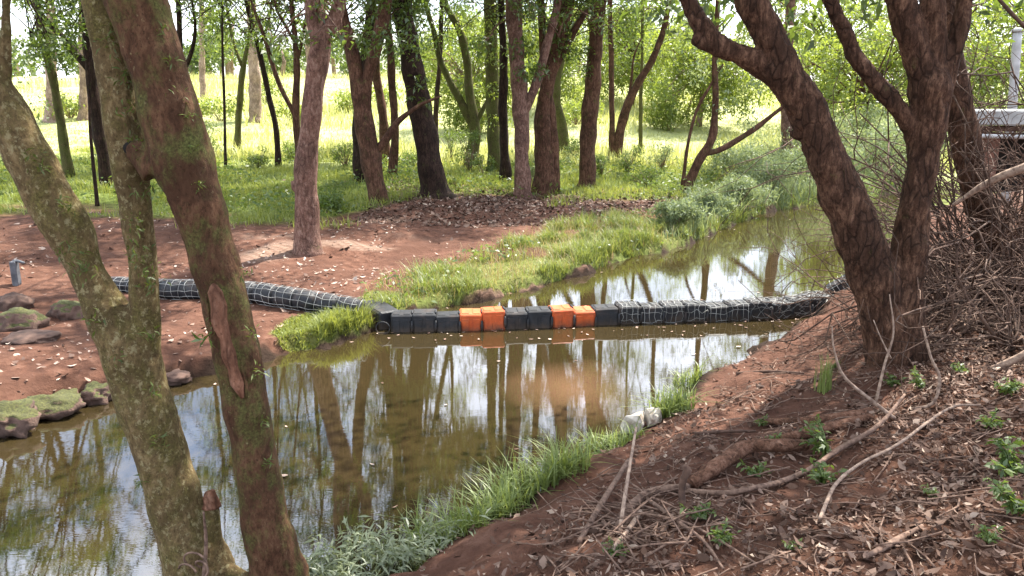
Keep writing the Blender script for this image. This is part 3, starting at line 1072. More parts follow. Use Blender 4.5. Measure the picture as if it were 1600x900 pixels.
def merged_trunk(stems, Y0, voxel, rough_amp, seed, extra=()):
    mb = MB()
    ends = []
    for st in stems:
        P, rr = px_path(st, Y0)
        tube(mb, P, rr, 20, 0.05, 0.035)
        ends.append((P[-1], P[-1] - P[-2], rr[-1]))
    for P, rr in extra:
        tube(mb, P, rr, 14, 0.05, 0.05)
    me = bpy.data.meshes.new("tmp")
    me.from_pydata(np.vstack(mb.V).tolist(), [], mb.F)
    o = bpy.data.objects.new("tmp", me)
    COL.objects.link(o)
    md = o.modifiers.new("r", 'REMESH')
    md.mode = 'VOXEL'
    md.voxel_size = voxel
    sm = o.modifiers.new("s", 'SMOOTH')
    sm.iterations = 5
    sm.factor = 0.5
    dg = bpy.context.evaluated_depsgraph_get()
    ev = o.evaluated_get(dg)
    m2 = bpy.data.meshes.new_from_object(ev)
    bpy.data.objects.remove(o)
    n = len(m2.vertices)
    co = np.empty(n * 3, np.float32)
    no = np.empty(n * 3, np.float32)
    m2.vertices.foreach_get("co", co)
    m2.vertices.foreach_get("normal", no)
    co = co.reshape(-1, 3).astype(float)
    no = no.reshape(-1, 3).astype(float)
    off = Vector((seed * 3.1, seed * 1.7, 0))
    amp = np.empty(n)
    for i in range(n):
        p = Vector(co[i])
        a = noise.noise(p * 5 + off) * 0.9
        q = Vector((p.x * 26, p.y * 26, p.z * 7)) + off
        amp[i] = a + noise.noise(q) * 0.45 + noise.noise(p * 55 + off) * 0.22
    co += no * (amp * rough_amp)[:, None]
    polys = [tuple(p.vertices) for p in m2.polygons]
    bpy.data.meshes.remove(m2)
    return co, polys, ends


def upper_limbs(ends, g, up=3.0):
    """continue each stem above the frame; returns limb builder and crown anchor points"""
    mb, tops = MB(), []
    for P, d, r in ends:
        d = d / np.linalg.norm(d)
        d2 = d * 0.7 + np.array([0, 0, 0.55])
        a = P + d2 * up * 0.5 + rnd_unit(1, g)[0] * 0.15
        b = P + d2 * up
        tube(mb, [P - d * 0.1, a, b], [r * 0.99, r * 0.75, r * 0.45], 12, 0.2, 0.05)
        tops.append(b)
    return mb, tops


def near_tree(name, label, stems, Y0, base, barkm, seed, crown_ends, r, n, extra=(), voxel=0.014, rough=0.012, up=3.0, size=0.12, clumps=26, extra_cl=(), zc=2.6):
    g = np.random.default_rng(seed)
    root = thing(name, label, "tree", base)
    co, polys, ends = merged_trunk(stems, Y0, voxel, rough, seed, extra)
    mesh_obj("trunk", co, polys, M[barkm], root, base, smooth=True)
    mb, tops = upper_limbs([ends[i] for i in crown_ends], g, up)
    make_crown(root, base, tops, g, mb, M['leaf'], r, zc, n, size, clumps, extra_cl, limb_r=0.05)
    mb.build("limb", M[barkm], root, base)
    return root, ends


def sprig(root, base, pos, g, n=26, rad=0.06, size=0.05, m='moss'):
    P = pos + rnd_unit(n, g) * rad * (g.uniform(0, 1, n) ** 0.5)[:, None]
    V, Fc = leaves_arrays(P, size, g, droop=0.15, aspect=0.22)
    mesh_obj("leaf_tuft", V, Fc, M[m], root, base)


# forked mossy tree, left
YV = 4.1
q = at(305, 890, YV)
baseV = np.array([q[0], q[1], hz(q[0], q[1])])
vt, ve = near_tree("forked_tree", "moss and lichen covered tree at the water's edge, forking into a V at the left", [
    [(318, 960, 126.0), (310, 890, 102.5), (283, 810, 84.0), (258, 730, 77.3), (232, 650, 80.6), (205, 560, 84.0), (170, 495, 70.6), (138, 430, 52.1),
     (112, 365, 67.2), (78, 310, 70.6), (42, 240, 70.6), (5, 170, 67.2), (-40, 90, 60.5), (-90, 0, 53.8)],
    [(240, 690, 58.8), (226, 590, 55.4), (224, 500, 47.0), (223, 410, 43.7), (212, 320, 48.7), (198, 230, 57.1), (184, 130, 58.8), (168, 50, 57.1), (155, 0, 53.8), (150, -40, 50.4)],
    [(12, 190, 18.5), (8, 110, 18.5), (9, 50, 16.8), (10, 0, 15.1), (12, -50, 13.4)],
    [(95, 370, 21.8), (72, 356, 13.4), (60, 345, 5.9)],
    [(345, 930, 28.6), (338, 870, 25.2), (333, 800, 22.7), (331, 785, 21.8)],
], YV, baseV, 'mossy_bark', 51, [0, 1, 2], 3.4, 9000, up=3.2,
    extra=[(np.array([at(350, 890, YV - .05), at(385, 905, YV - .1), at(415, 925, YV - .15)]), np.array([.05, .035, .02]))])
gs = np.random.default_rng(5)
for px, py, k in ((110, 385, 1.3), (128, 420, 1.0), (100, 320, .8), (150, 500, .8), (215, 395, 1.2), (235, 432, 1.3), (205, 170, 1.2), (215, 225, 1.4), (195, 120, 1.0),
                  (225, 300, .9), (212, 350, .9), (60, 250, 1.0), (250, 690, .7), (190, 560, .7), (240, 610, .6), (170, 60, 1.0), (232, 520, .7), (225, 750, .6)):
    p = at(px, py, YV - 0.13)
    sprig(vt, baseV, p, gs, int(34 * k), 0.07 * k, 0.042)
# broken top of the dead side stem and vine coils at the foot
mb = MB()
tube(mb, [at(331, 792, YV), at(329, 776, YV), at(333, 766, YV)], [.05, .042, .012], 9, .01, .12)
mb.build("broken_stub", M['scar'], vt, baseV)
mb = MB()
c0 = at(322, 872, YV - 0.25)
for cc, ra, t0, t1 in ((at(302, 885, YV - .27), 0.075, 0, 3.6), (at(312, 892, YV - .3), 0.045, -2, 4.2), (at(290, 900, YV - .27), 0.06, 0.3, 3)):
    tt = np.linspace(t0, t1, 18)
    tube(mb, np.stack([cc[0] + ra * np.cos(tt), cc[1] + 0.02 * tt, cc[2] + ra * 0.85 * np.sin(tt)], 1), np.full(18, .006), 6, .03, smooth_path=False)
tube(mb, [at(318, 905, YV - .25), at(322, 850, YV - .18), at(318, 800, YV - .2)], [.012, .011, .006], 6, .05)
mb.build("vine", M['twig'], vt, baseV)

# leaning brown tree
YB = 4.0
q = at(437, 915, YB)
baseB = np.array([q[0], q[1], hz(q[0], q[1])])
bt, be = near_tree("leaning_tree", "leaning dark brown trunk with a long bark wound and a sawn knot, left foreground", [
    [(455, 980, 106.2), (438, 912, 86.7), (424, 850, 77.9), (407, 770, 70.8), (394, 690, 67.3), (380, 610, 69.0), (364, 530, 70.8), (347, 450, 72.6),
     (326, 375, 74.3), (305, 310, 77.9), (282, 245, 95.6), (267, 180, 92.0), (250, 115, 88.5), (232, 60, 88.5), (211, 0, 90.3), (190, -60, 86.7)],
    [(250, 262, 66), (226, 242, 46), (209, 234, 32), (203, 232, 29)],
    [(352, 440, 26), (368, 420, 16), (372, 408, 8)],
], YB, baseB, 'near_bark', 52, [0], 3.6, 9000, up=3.6)
mb = MB()
kc = at(203.5, 232, YB)
kd = at(195, 228, YB - 0.12) - kc
kd /= np.linalg.norm(kd)
tube(mb, [kc - kd * .01, kc + kd * .016], [.034, .03], 14, .01, .1, smooth_path=False)
mb.build("knot_shade_plug", M['void_shade'], bt, baseB)  # solid dark plug painted as the shade in the knot's hole
# bark wound: a strip sitting in the trunk face
mb = MB()
wp_ = [(334, 440, 9), (337, 456, 24), (343, 478, 29), (344, 500, 27), (352, 525, 20), (358, 552, 25), (366, 578, 19), (371, 600, 21), (379, 622, 6)]
P, rr = px_path([(a, b, c, -0.103) for a, b, c in wp_], YB)
tube(mb, P, rr, 12, .03, .09)
V = np.vstack(mb.V)
mb.build("bark_wound", M['scar'], bt, baseB)
mb = MB()
for sgn, off in ((-1, 15), (1, 17)):
    P, rr = px_path([(a + sgn * (c * .5 + 3), b, 5, -0.1) for a, b, c in wp_], YB)
    tube(mb, P, rr, 7, .03, .12)
mb.build("callus_edge", M['near_bark'], bt, baseB)
for px, py, k in ((330, 505, .8), (266, 90, .6), (275, 150, .9), (300, 230, .6), (312, 290, .8), (382, 430, .8), (395, 520, .7), (402, 580, .8), (410, 660, .7), (418, 720, .6), (300, 180, .6), (255, 45, .6)):
    sprig(bt, baseB, at(px, py, YB - 0.1), gs, int(26 * k), 0.05 * k, 0.036)
sprig(bt, baseB, at(322, 528, YB - .14), gs, 12, .03, .08, 'fern')

# right forked tree
baseR = gp(1402, 556)
YR = baseR[1]
rt, re_ = near_tree("double_trunk_tree", "dark rough-barked tree on the right bank splitting at the foot into two big stems", [
    [(1402, 600, 104), (1398, 548, 88), (1378, 470, 74), (1352, 395, 70), (1325, 325, 70), (1300, 265, 62), (1280, 215, 56), (1262, 170, 58), (1240, 135, 52), (1212, 75, 48), (1182, 20, 46), (1160, -30, 42)],
    [(1402, 600, 96), (1406, 548, 82), (1410, 470, 62), (1420, 400, 52), (1430, 320, 46), (1441, 250, 46), (1450, 190, 54), (1452, 140, 62), (1436, 90, 46), (1418, 40, 44), (1400, -20, 42)],
    [(1256, 165, 46), (1215, 118, 42), (1170, 92, 36), (1125, 72, 32), (1098, 62, 27), (1082, 57, 20)],
    [(1118, 70, 30), (1098, 45, 30), (1082, 20, 28), (1066, -20, 26)],
    [(1462, 150, 40), (1460, 80, 36), (1458, 20, 38), (1456, -30, 36)],
    [(1464, 165, 36), (1484, 95, 28), (1500, 40, 27), (1512, -20, 26)],
    [(1434, 228, 26), (1408, 175, 25), (1375, 135, 28), (1345, 100, 26), (1320, 50, 25), (1298, 0, 22), (1290, -30, 22)],
    [(1290, 226, 24), (1262, 214, 18), (1244, 212, 13), (1234, 208, 8)],
    [(1390, 540, 44), (1372, 562, 28), (1358, 576, 14)],
    [(1415, 540, 44), (1434, 562, 30), (1458, 580, 15)],
], YR, baseR, 'right_bark', 53, [0, 1, 3, 4, 5, 6], 3.3, 16000, voxel=0.018, rough=0.024, up=2.8, clumps=48,
    extra_cl=[(at(a, b, YR + c), r_) for a, b, c, r_ in ((1045, 10, .6, .26), (1080, 40, .8, .22), (1105, 5, .5, .3), (1150, -5, 1.0, .34), (1200, 5, 1.4, .34), (1255, 15, 1.2, .3), (1280, 40, 1.4, .24), (1230, 45, 1.6, .26), (1350, -5, .8, .3), (1560, 5, 1, .3), (1590, 40, 1.2, .26), (1020, -10, 1.2, .3))])

# dark leaning tree behind it
baseD = gp(1560, 430)
T("dark trunk leaning left behind the double-stemmed tree, wrapped in dead twigs",
  [[(1572, 445, 52), (1548, 370, 48), (1525, 290, 44), (1508, 220, 42), (1494, 150, 40), (1482, 80, 36), (1475, 0, 34)]], 'right_bark', seed=54, n=2600, r=2.2, sides=14,
  group=None, name="leaning_tree")

# ------------------------------------------------------------------ the float boom


def rounded_box(mb, c, ax, ay, az, lx, ly, lz, bev=0.02):
    """box with chamfered edges about centre c along unit axes"""
    c, ax, ay, az = (np.asarray(q, float) for q in (c, ax, ay, az))
    hx, hy, hz_ = lx / 2, ly / 2, lz / 2
    prof = [(-hy + bev, -hz_), (hy - bev, -hz_), (hy, -hz_ + bev), (hy, hz_ - bev), (hy - bev, hz_), (-hy + bev, hz_), (-hy, hz_ - bev), (-hy, -hz_ + bev)]
    rows = []
    for x, s in ((-hx, 1 - bev / hy * 0.8), (-hx + bev, 1), (hx - bev, 1), (hx, 1 - bev / hy * 0.8)):
        rows.append([c + ax * x + ay * (y * s) + az * (z * s) for y, z in prof])
    V = np.array(rows).reshape(-1, 3)
    Fc = []
    for i in range(3):
        for j in range(8):
            a, b = i * 8 + j, i * 8 + (j + 1) % 8
            Fc.append((a, b, b + 8, a + 8))
    Fc.append(tuple(range(8))[::-1])
    Fc.append(tuple(24 + j for j in range(8)))
    mb.add(V, Fc)


def frame_of(d, roll_up=(0, 0, 1)):
    ax = d / np.linalg.norm(d)
    ay = np.cross(np.array(roll_up, float), ax)
    ay /= np.linalg.norm(ay)
    return ax, ay, np.cross(ax, ay)


BP = np.array([tuple(wat(*p)) for p in ((612, 514), (680, 513), (760, 511), (860, 507), (940, 503), (1000, 501), (1100, 498), (1200, 494), (1258, 489), (1292, 478))])
sB = np.concatenate([[0], np.cumsum(np.linalg.norm(np.diff(BP, axis=0), axis=1))])
total = sB[-1]


def bpt(s):
    return np.array([np.interp(s, sB, BP[:, 0]), np.interp(s, sB, BP[:, 1])])


def s_of_px(px):
    for s in np.linspace(0, total, 800):
        p = bpt(s)
        t = (p[1] * cp + (H) * sp)
        if 800 + F * p[0] / t > px:
            return s
    return total


BH, BD = 0.3, 0.30
marks = [612, 645, 681, 718, 752, 787, 822, 859, 892, 925, 962]
smarks = [s_of_px(x) for x in marks]
cols_ = ['black_plastic'] * 3 + ['orange_plastic'] * 2 + ['black_plastic'] * 2 + ['orange_plastic'] * 2 + ['black_plastic']
rest = total - smarks[-1]
nrest = 11
smarks += [smarks[-1] + rest * (k + 1) / nrest for k in range(nrest)]
cols_ += ['black_plastic'] * nrest
mid = bpt(total / 2)
boom_o = np.array([mid[0], mid[1], 0.0])
boom = thing("floating_boom", "line of black and orange block floats across the stream, right half in wire mesh", "boom", boom_o)
netw = MB()


def block(s0, s1, col, k):
    a, b = bpt(s0), bpt(s1)
    d = np.array([b[0] - a[0], b[1] - a[1], 0])
    L = np.linalg.norm(d)
    ax, ay, az = frame_of(d)
    jit = 0.018 * math.sin(k * 2.1) + 0.01 * math.sin(k * 5.3)
    ax = ax + az * 0.02 * math.sin(k * 3.7) + ay * 0.02 * math.sin(k * 1.9)
    ax /= np.linalg.norm(ax)
    ay = ay + az * 0.05 * math.sin(k * 2.7)
    ay = ay - ax * (ay @ ax)
    ay /= np.linalg.norm(ay)
    az = np.cross(ax, ay)
    c = np.array([(a[0] + b[0]) / 2, (a[1] + b[1]) / 2, BH / 2 - 0.075 + jit])
    mb = MB()
    rounded_box(mb, c, ax, ay, az, L + .001, BD, BH, 0.016)
    # raised ribs on top and front
    for f in (-0.25, 0.25):
        rounded_box(mb, c + ax * L * f + az * (BH / 2 + 0.001), ax, ay, az, L * 0.32, BD * 0.7, 0.014, 0.005)
        rounded_box(mb, c + ax * L * f - ay * (BD / 2 + 0.001), ax, ay, az, L * 0.34, 0.014, BH * 0.62, 0.005)
    o = mb.build("float_block", M[col], boom, boom_o, smooth=False,
                 label="orange float block" if 'orange' in col else None)
    # coupling lug to the next block
    mb = MB()
    e = c + ax * L / 2
    tube(mb, [e - ay * (BD / 2 + .012) - az * .075, e - ay * (BD / 2 + .02), e - ay * (BD / 2 + .012) + az * .075], [.012, .021, .012], 8, .03)
    lug = mb.build("coupling", M['black_plastic'], o)
    mb = MB()
    tube(mb, [e + az * (BH / 2 + .004) - ay * .08, e + az * (BH / 2 + .012), e + az * (BH / 2 + .004) + ay * .08], [.01, .015, .01], 8, .03)
    clip = mb.build("top_clip", M['black_plastic'], o)
    for q in (lug, clip):
        for v in q.data.vertices:
            v.co -= Vector(boom_o)
    return c, ax, ay, az, L


frames = []
for k in range(len(smarks) - 1):
    frames.append(block(smarks[k], smarks[k + 1], cols_[k], k))
# wire mesh over the right half: hoops and long wires following front, top and back faces
gw = np.random.default_rng(8)
for k in range(10, len(frames)):
    c, ax, ay, az, L = frames[k]
    o = 0.012
    def surf(u, v):                  # u along block, v 0..1 from the front waterline over the top to the back
        y0, z0, z1 = -(BD / 2 + o), -0.07, BH / 2 + o
        seg = [(y0, z0), (y0, z1), (-y0, z1), (-y0, z0)]
        ls = [z1 - z0, -2 * y0, z1 - z0]
        s = v * sum(ls)
        for (p, q_, l_) in zip(seg[:-1], seg[1:], ls):
            if s <= l_ + 1e-6:
                t = s / l_
                return c + ax * u + ay * (p[0] + (q_[0] - p[0]) * t) + az * (p[1] + (q_[1] - p[1]) * t)
            s -= l_
        return c + ax * u + ay * -y0 + az * z0
    skew = 0.0 if k < 16 else 0.055 * (k - 15)
    for j in range(4):
        u = -L / 2 + L * (j + 0.5) / 4
        pts = [surf(u + (skew * ((-1) ** (j + i)) if skew else 0) * 0.5 + gw.uniform(-.022, .022), v) for i, v in enumerate(np.linspace(0, 1, 10))]
        tube(netw, pts, np.full(10, 0.0034), 5, .1, smooth_path=False)
    for v in (0.02, 0.17, 0.31, 0.5, 0.7, 0.9):
        wv_ = [surf(u, min(1, max(0, v + gw.uniform(-.045, .045)))) for u in np.linspace(-L / 2, L / 2, 5)]
        tube(netw, wv_, np.full(5, 0.0034), 5, .1, smooth_path=False)
netw.build("wire_mesh", M['wire'], boom, boom_o)
# end float dragged up on the right bank, and tilted float at the left bank
def loose_block(p0, p1, label_part, zl=0.0, Lx=None):
    mb = MB()
    d = p1 - p0
    ax, ay, az = frame_of(d)
    rounded_box(mb, (p0 + p1) / 2, ax, ay, az, np.linalg.norm(d), BD, BH * 0.92, 0.025)
    for f in (-.3, 0, .3):
        rounded_box(mb, (p0 + p1) / 2 + ax * np.linalg.norm(d) * f - ay * (BD / 2 + .001), ax, ay, az, .07, .014, BH * .6, .005)
    mb.build("float_block", M['black_plastic'], boom, boom_o, smooth=False, label=label_part)
    return (p0 + p1) / 2, ax, ay, az, np.linalg.norm(d)
lastp = bpt(total)
e0 = np.array([lastp[0] + .04, lastp[1] + .02, 0.15])
q1 = gp(1345, 450)
e1 = at(1336, 440, q1[1] + .15)
fr = loose_block(e0, e1, "end float slanting up the right bank")
net2 = MB()
c, ax, ay, az, L = fr
for j in range(6):
    u = -L / 2 + L * (j + .5) / 6
    tube(net2, [c + ax * u + ay * y + az * z for y, z in ((-BD / 2 - .014, -.15), (-BD / 2 - .014, .17), (BD / 2, .17))], [.0032] * 3, 5, .1, smooth_path=False)
for z in (-.08, .02, .12):
    tube(net2, [c + ax * u - ay * (BD / 2 + .014) + az * z for u in (-L / 2, L / 2)], [.0032] * 2, 5, .1, smooth_path=False)
net2.build("wire_mesh", M['wire'], boom, boom_o)
f0 = bpt(0)
loose_block(at(580, 483, f0[1] + .62), np.array([f0[0] - .02, f0[1] + .02, .1]), "first float tilting down from the left bank")

# mesh covered tube lying across the left bank
tp_ = [gp(x, y) for x, y in ((150, 455), (200, 457), (260, 466), (330, 468), (400, 473), (470, 483), (530, 492), (572, 499))]
TRr = [0.10, 0.11, 0.135, 0.14, 0.14, 0.138, 0.135, 0.13]
tp_ = np.array([p + [0, 0, r * 0.92] for p, r in zip(tp_, TRr)])
tubo = tp_[4] - [0, 0, .15]
tb = thing("mesh_covered_tube", "black segmented tube in wire netting lying over the bare left bank behind the trunks", "tube barrier", tubo)
P, rr = spline(tp_, TRr, 0.05)
sl = np.concatenate([[0], np.cumsum(np.linalg.norm(np.diff(P, axis=0), axis=1))])
def tpt(s):
    return np.array([np.interp(s, sl, P[:, i]) for i in range(3)]), np.interp(s, sl, rr)
segL = 0.3
ns = int(sl[-1] / segL)
for k in range(ns):
    mb = MB()
    ss_ = np.linspace(k * segL + .006, (k + 1) * segL - .006, 6)
    pr = [tpt(s) for s in ss_]
    tube(mb, [p for p, _ in pr], [r * f for (_, r), f in zip(pr, (.86, .97, 1, 1, .97, .86))], 16, .1, smooth_path=False)
    mb.build("tube_segment", M['black_plastic'], tb, tubo)
mb = MB()
for s in np.arange(0.04, sl[-1], 0.105):
    p, r = tpt(s)
    p2, _ = tpt(min(s + .05, sl[-1]))
    ax, ay, az = frame_of(p2 - p if np.linalg.norm(p2 - p) > 1e-4 else tpt(s)[0] - tpt(s - .05)[0])
    tt = np.linspace(0, 2 * math.pi, 15)
    sh = gw.uniform(-.02, .02)
    tube(mb, [p + ax * (sh * math.sin(2 * t)) + (ay * math.cos(t) + az * math.sin(t)) * (r + .008) for t in tt], np.full(15, .0034), 5, 1, smooth_path=False)
for a0 in np.arange(0, 2 * math.pi, 0.6):
    pts = []
    for s in np.arange(0.02, sl[-1] - .06, 0.1):
        p, r = tpt(s)
        ax, ay, az = frame_of(tpt(s + .05)[0] - p)
        a = a0 + gw.uniform(-.12, .12)
        pts.append(p + (ay * math.cos(a) + az * math.sin(a)) * (r + .009))
    tube(mb, pts, np.full(len(pts), .0034), 5, 1, smooth_path=False)
mb.build("wire_mesh", M['wire'], tb, tubo)

# rope loop at the left end of the floats
mb = MB()
lc = at(598, 512, f0[1] - .2)
tt = np.linspace(0, 6.28, 20)
tube(mb, np.stack([lc[0] + .09 * np.cos(tt), np.full(20, lc[1]), np.maximum(.004, .07 + .085 * np.sin(tt))], 1), np.full(20, .008), 6, 1, smooth_path=False)
tag(mb.build("rope_loop", M['black_plastic'], None, lc * [1, 1, 0]), "dark rope loop hanging at the left end of the floats", "rope")

# ------------------------------------------------------------------ stones, logs, posts


def rock(name, label, c, sx, sy, sz, m, seed, cat="stone", group=None, rz=0.0, jag=0.28):
    import bmesh
    bm = bmesh.new()
    bmesh.ops.create_icosphere(bm, subdivisions=4, radius=1.0)
    off = Vector((seed * 5.3, seed * 2.9, seed))
    for v in bm.verts:
        p = v.co.copy()
        k = 1 + jag * noise.noise(p * 1.4 + off) + jag * .6 * noise.noise(p * 3.3 + off) + .09 * noise.noise(p * 8 + off) + .04 * noise.noise(p * 20 + off)
        v.co = p * k
        if v.co.z > 0.62:
            v.co.z = 0.62 + (v.co.z - .62) * .7
        v.co = Vector((v.co.x * sx, v.co.y * sy, v.co.z * sz))
    me = bpy.data.meshes.new(name)
    bm.to_mesh(me)
    bm.free()
    me.polygons.foreach_set("use_smooth", np.ones(len(me.polygons), bool))
    me.materials.append(m)
    o = bpy.data.objects.new(name, me)
    COL.objects.link(o)
    o.location = c
    o.rotation_euler = (0, 0, rz)
    return tag(o, label, cat, group)


def shard(name, label, c, sx, sy, sz, m, seed, rz=0, cat="stone", group=None):
    import bmesh
    g = np.random.default_rng(seed)
    bm = bmesh.new()
    for q in rnd_unit(16, g):
        bm.verts.new((q[0] * sx * g.uniform(.8, 1), q[1] * sy * g.uniform(.8, 1), q[2] * sz * g.uniform(.8, 1)))
    bmesh.ops.convex_hull(bm, input=bm.verts)
    bmesh.ops.subdivide_edges(bm, edges=bm.edges[:], cuts=2, use_grid_fill=True)
    for v in bm.verts:
        p = v.co * 30
        v.co += Vector((noise.noise(p), noise.noise(p + Vector((9, 3, 1))), noise.noise(p + Vector((2, 8, 5))))) * .012
    me = bpy.data.meshes.new(name)
    bm.to_mesh(me)
    bm.free()
    me.materials.append(m)
    o = bpy.data.objects.new(name, me)
    COL.objects.link(o)
    o.location = c
    o.rotation_euler = (.25, -.2, rz)
    return tag(o, label, cat, group)


def grock(label, px, py, w, h, m, seed, depth=0.8, **kw):
    c = gp(px, py)
    k = mpp(px, py, c[1])
    return rock(kw.pop('name', "stone"), label, (c[0], c[1], c[2] + 0.1 * h * k), w * k / 2, w * k * depth / 2, h * k * .62, M[m], seed, **kw)


GS = "stones on the left bank"
grock("flat stone with bright green moss top near the left edge", 28, 512, 78, 42, 'moss_stone', 1, group=GS)
grock("bare brown stone behind the bright mossy one at the left edge", 22, 480, 56, 30, 'stone', 2, group=GS)
grock("moss-topped dark stone beside the forked tree's left stem", 108, 492, 58, 34, 'moss_stone', 3, group=GS)
grock("wide low brown stone slab below the bright mossy stone", 50, 530, 80, 16, 'stone', 4, group=GS)
EG = "mossy boulders along the left waterline"
for k, (px, py, w, h, lab) in enumerate(((10, 668, 92, 44, "mossy boulder at the waterline, in the left corner"),
                                         (84, 642, 96, 40, "broad mossy boulder at the waterline left of the forked tree"),
                                         (148, 622, 50, 30, "small mossy boulder tucked against the forked tree at the waterline"))):
    grock(lab, px, py, w, h, 'moss_stone', 10 + k, group=EG, jag=.5)
grock("dark wet stone at the bank edge between the two foreground trunks", 272, 596, 54, 20, 'stone', 20, group=GS)
PG = "pale stones at the near waterline"
for lab, px, py, w, h, sd_ in (("upright jagged off-white stone at the near waterline", 988, 672, 40, 58, 5),
                               ("smaller tilted off-white stone right of the jagged one", 1020, 664, 38, 40, 8)):
    c = gp(px, py)
    k = mpp(px, py, c[1])
    shard("stone", lab, (c[0], c[1], c[2] + .3 * h * k), w * k * .55, w * k * .45, h * k * .55, M['pale_stone'], sd_, .5 * sd_, group=PG)

# short grey post on the left
pc = gp(27, 446)
pt = thing("short_post", "short dark grey bent post standing in the soil at far left", "post", pc)
mb = MB()
k = mpp(27, 440, pc[1])
rounded_box(mb, pc + [0, 0, 18 * k], (1, 0, .08), (0, 1, 0), (0, 0, 1), 10 * k, 10 * k, 40 * k, .012)
mb.build("shaft", M['grey_post'], pt, pc, smooth=False)
mb = MB()
tube(mb, [pc + [0, 0, 37 * k], pc + [6 * k, 0, 38 * k], pc + [16 * k, 0, 35 * k]], [3 * k, 2.5 * k, 2 * k], 8, .02)
mb.build("bent_rod", M['grey_post'], pt, pc)

# structure at the far right: pale slab on an earth-brown wall, pipe, white post
sb = at(1600, 288, 13.0)
zb = hz(sb[0], sb[1])
so = np.array([sb[0] + .6, sb[1], zb])
st_ = thing("slab_structure", "low brown structure with a pale flat slab top behind the dead twigs at far right", "shelter", so)
kx = mpp(1560, 230, 13.0)
def pxbox(name, x0, x1, y0, y1, Yn, depth, m, bev=.02):
    mb = MB()
    a, b = at(x0, y0, Yn), at(x1, y1, Yn)
    c = (a + b) / 2 + [0, depth / 2, 0]
    rounded_box(mb, c, (1, 0, 0), (0, 1, 0), (0, 0, 1), abs(b[0] - a[0]), depth, abs(a[2] - b[2]), bev)
    return mb.build(name, M[m], st_, so, smooth=False)
pxbox("slab", 1515, 1760, 196, 172, 12.8, 1.0, 'concrete')
pxbox("edge_beam", 1520, 1755, 206, 197, 12.95, .25, 'dark_twig')
pxbox("pier", 1528, 1566, 300, 207, 13.1, .5, 'brick')
pxbox("shade_panel", 1530, 1750, 300, 207, 13.7, .2, 'void_shade')
mb = MB()
tube(mb, [at(1505, 212, 12.7), at(1600, 214, 12.7), at(1750, 216, 12.7)], [.035] * 3, 10, .5)
mb.build("pipe", M['white_paint'], st_, so)
pq = at(1590, 190, 17.5)
pb = np.array([pq[0], pq[1], hz(pq[0], pq[1])])
wpst = thing("white_post", "tall pale round post rising above the slab structure at the right edge", "post", pb)
mb = MB()
top = at(1590, 48, 17.5)
tube(mb, [pb - [0, 0, .1], (pb + top) / 2, top], [.1, .095, .09], 12, .3)
mb.build("shaft", M['white_paint'], wpst, pb)
mb = MB()
tube(mb, [top - [0, 0, .03], top + [0, 0, .02], top + [0, 0, .06]], [.115, .12, .05], 14, .02, smooth_path=False)
mb.build("cap", M['concrete'], wpst, pb)

# ------------------------------------------------------------------ grass and plants


def scatter_poly(poly, n, g, inside_river=False):
    lo, hi = poly.min(0), poly.max(0)
    out_ = []
    tot = 0
    while tot < n:
        p = g.uniform(lo, hi, (n * 2, 2))
        p = p[inpoly(p[:, 0], p[:, 1], poly)]
        d, ins, left, wob = info(p[:, 0], p[:, 1])
        p = p[~ins]
        out_.append(p)
        tot += len(p)
    p = np.vstack(out_)[:n]
    return np.column_stack([p, height(p[:, 0], p[:, 1])])


g = np.random.default_rng(21)
# bank strip: dense bright grass with clumped height
P = scatter_poly(STRIP, 42000, g)
P = P[segdist(P[:, 0], P[:, 1], np.array([wat(*q) for q in ((735, 476), (800, 460), (860, 446), (935, 424), (965, 407))])) > .04]
cl = 0.5 + 0.5 * np.tanh(1.6 * bumps(P[:, 0] * 1.6, P[:, 1] * 1.6, 3, 14))
edge = segdist(P[:, 0], P[:, 1], STRIP[:10])
fade = ss((edge + .25 * bumps(P[:, 0] * 1.5, P[:, 1] * 1.5, 4, 14)) / .55)
kp = g.uniform(0, 1, len(P)) < (.25 + .75 * cl) * (.06 + .94 * fade)
P, cl = P[kp], cl[kp]
V, Fc = blades_arrays(P - [0, 0, .01], 0.06 + 0.3 * cl ** 1.5 * g.uniform(.5, 1, len(P)), g, 0.011, 1.1)
tag(mesh_obj("bank_grass", V, Fc, M['grass_lush']), "thick bright green grass on the bank behind the floats", "grass", kind="stuff")
P = scatter_poly(STRIP, 2600, g)
V, Fc = blades_arrays(P, 0.26, g, 0.008, 0.9)
tag(mesh_obj("dry_stalks", V, Fc, M['straw']), "dry straw-coloured stalks among the bank grass behind the floats", "grass", kind="stuff")
P = scatter_poly(STRIP, 1500, g)
P = P[bumps(P[:, 0] * 1.3 + 4, P[:, 1] * 1.3, 3, 12) > .3] + [0, 0, .12]
V, Fc = leaves_arrays(P, .09, g, droop=0, aspect=.45, flat=.5)
tag(mesh_obj("bank_weeds", V, Fc, M['fern']), "broad weed leaves in the bank grass behind the floats", "weeds", kind="stuff")
P = scatter_poly(PATCH, 5000, g)
V, Fc = blades_arrays(P - [0, 0, .01], 0.06 + .13 * ss(.5 + bumps(P[:, 0] * 2, P[:, 1] * 2, 3, 12)), g, 0.01, 1.1)
tag(mesh_obj("bank_grass", V, Fc, M['grass']), "patch of yellow-green grass in front of the netted tube by the water", "grass", kind="stuff")
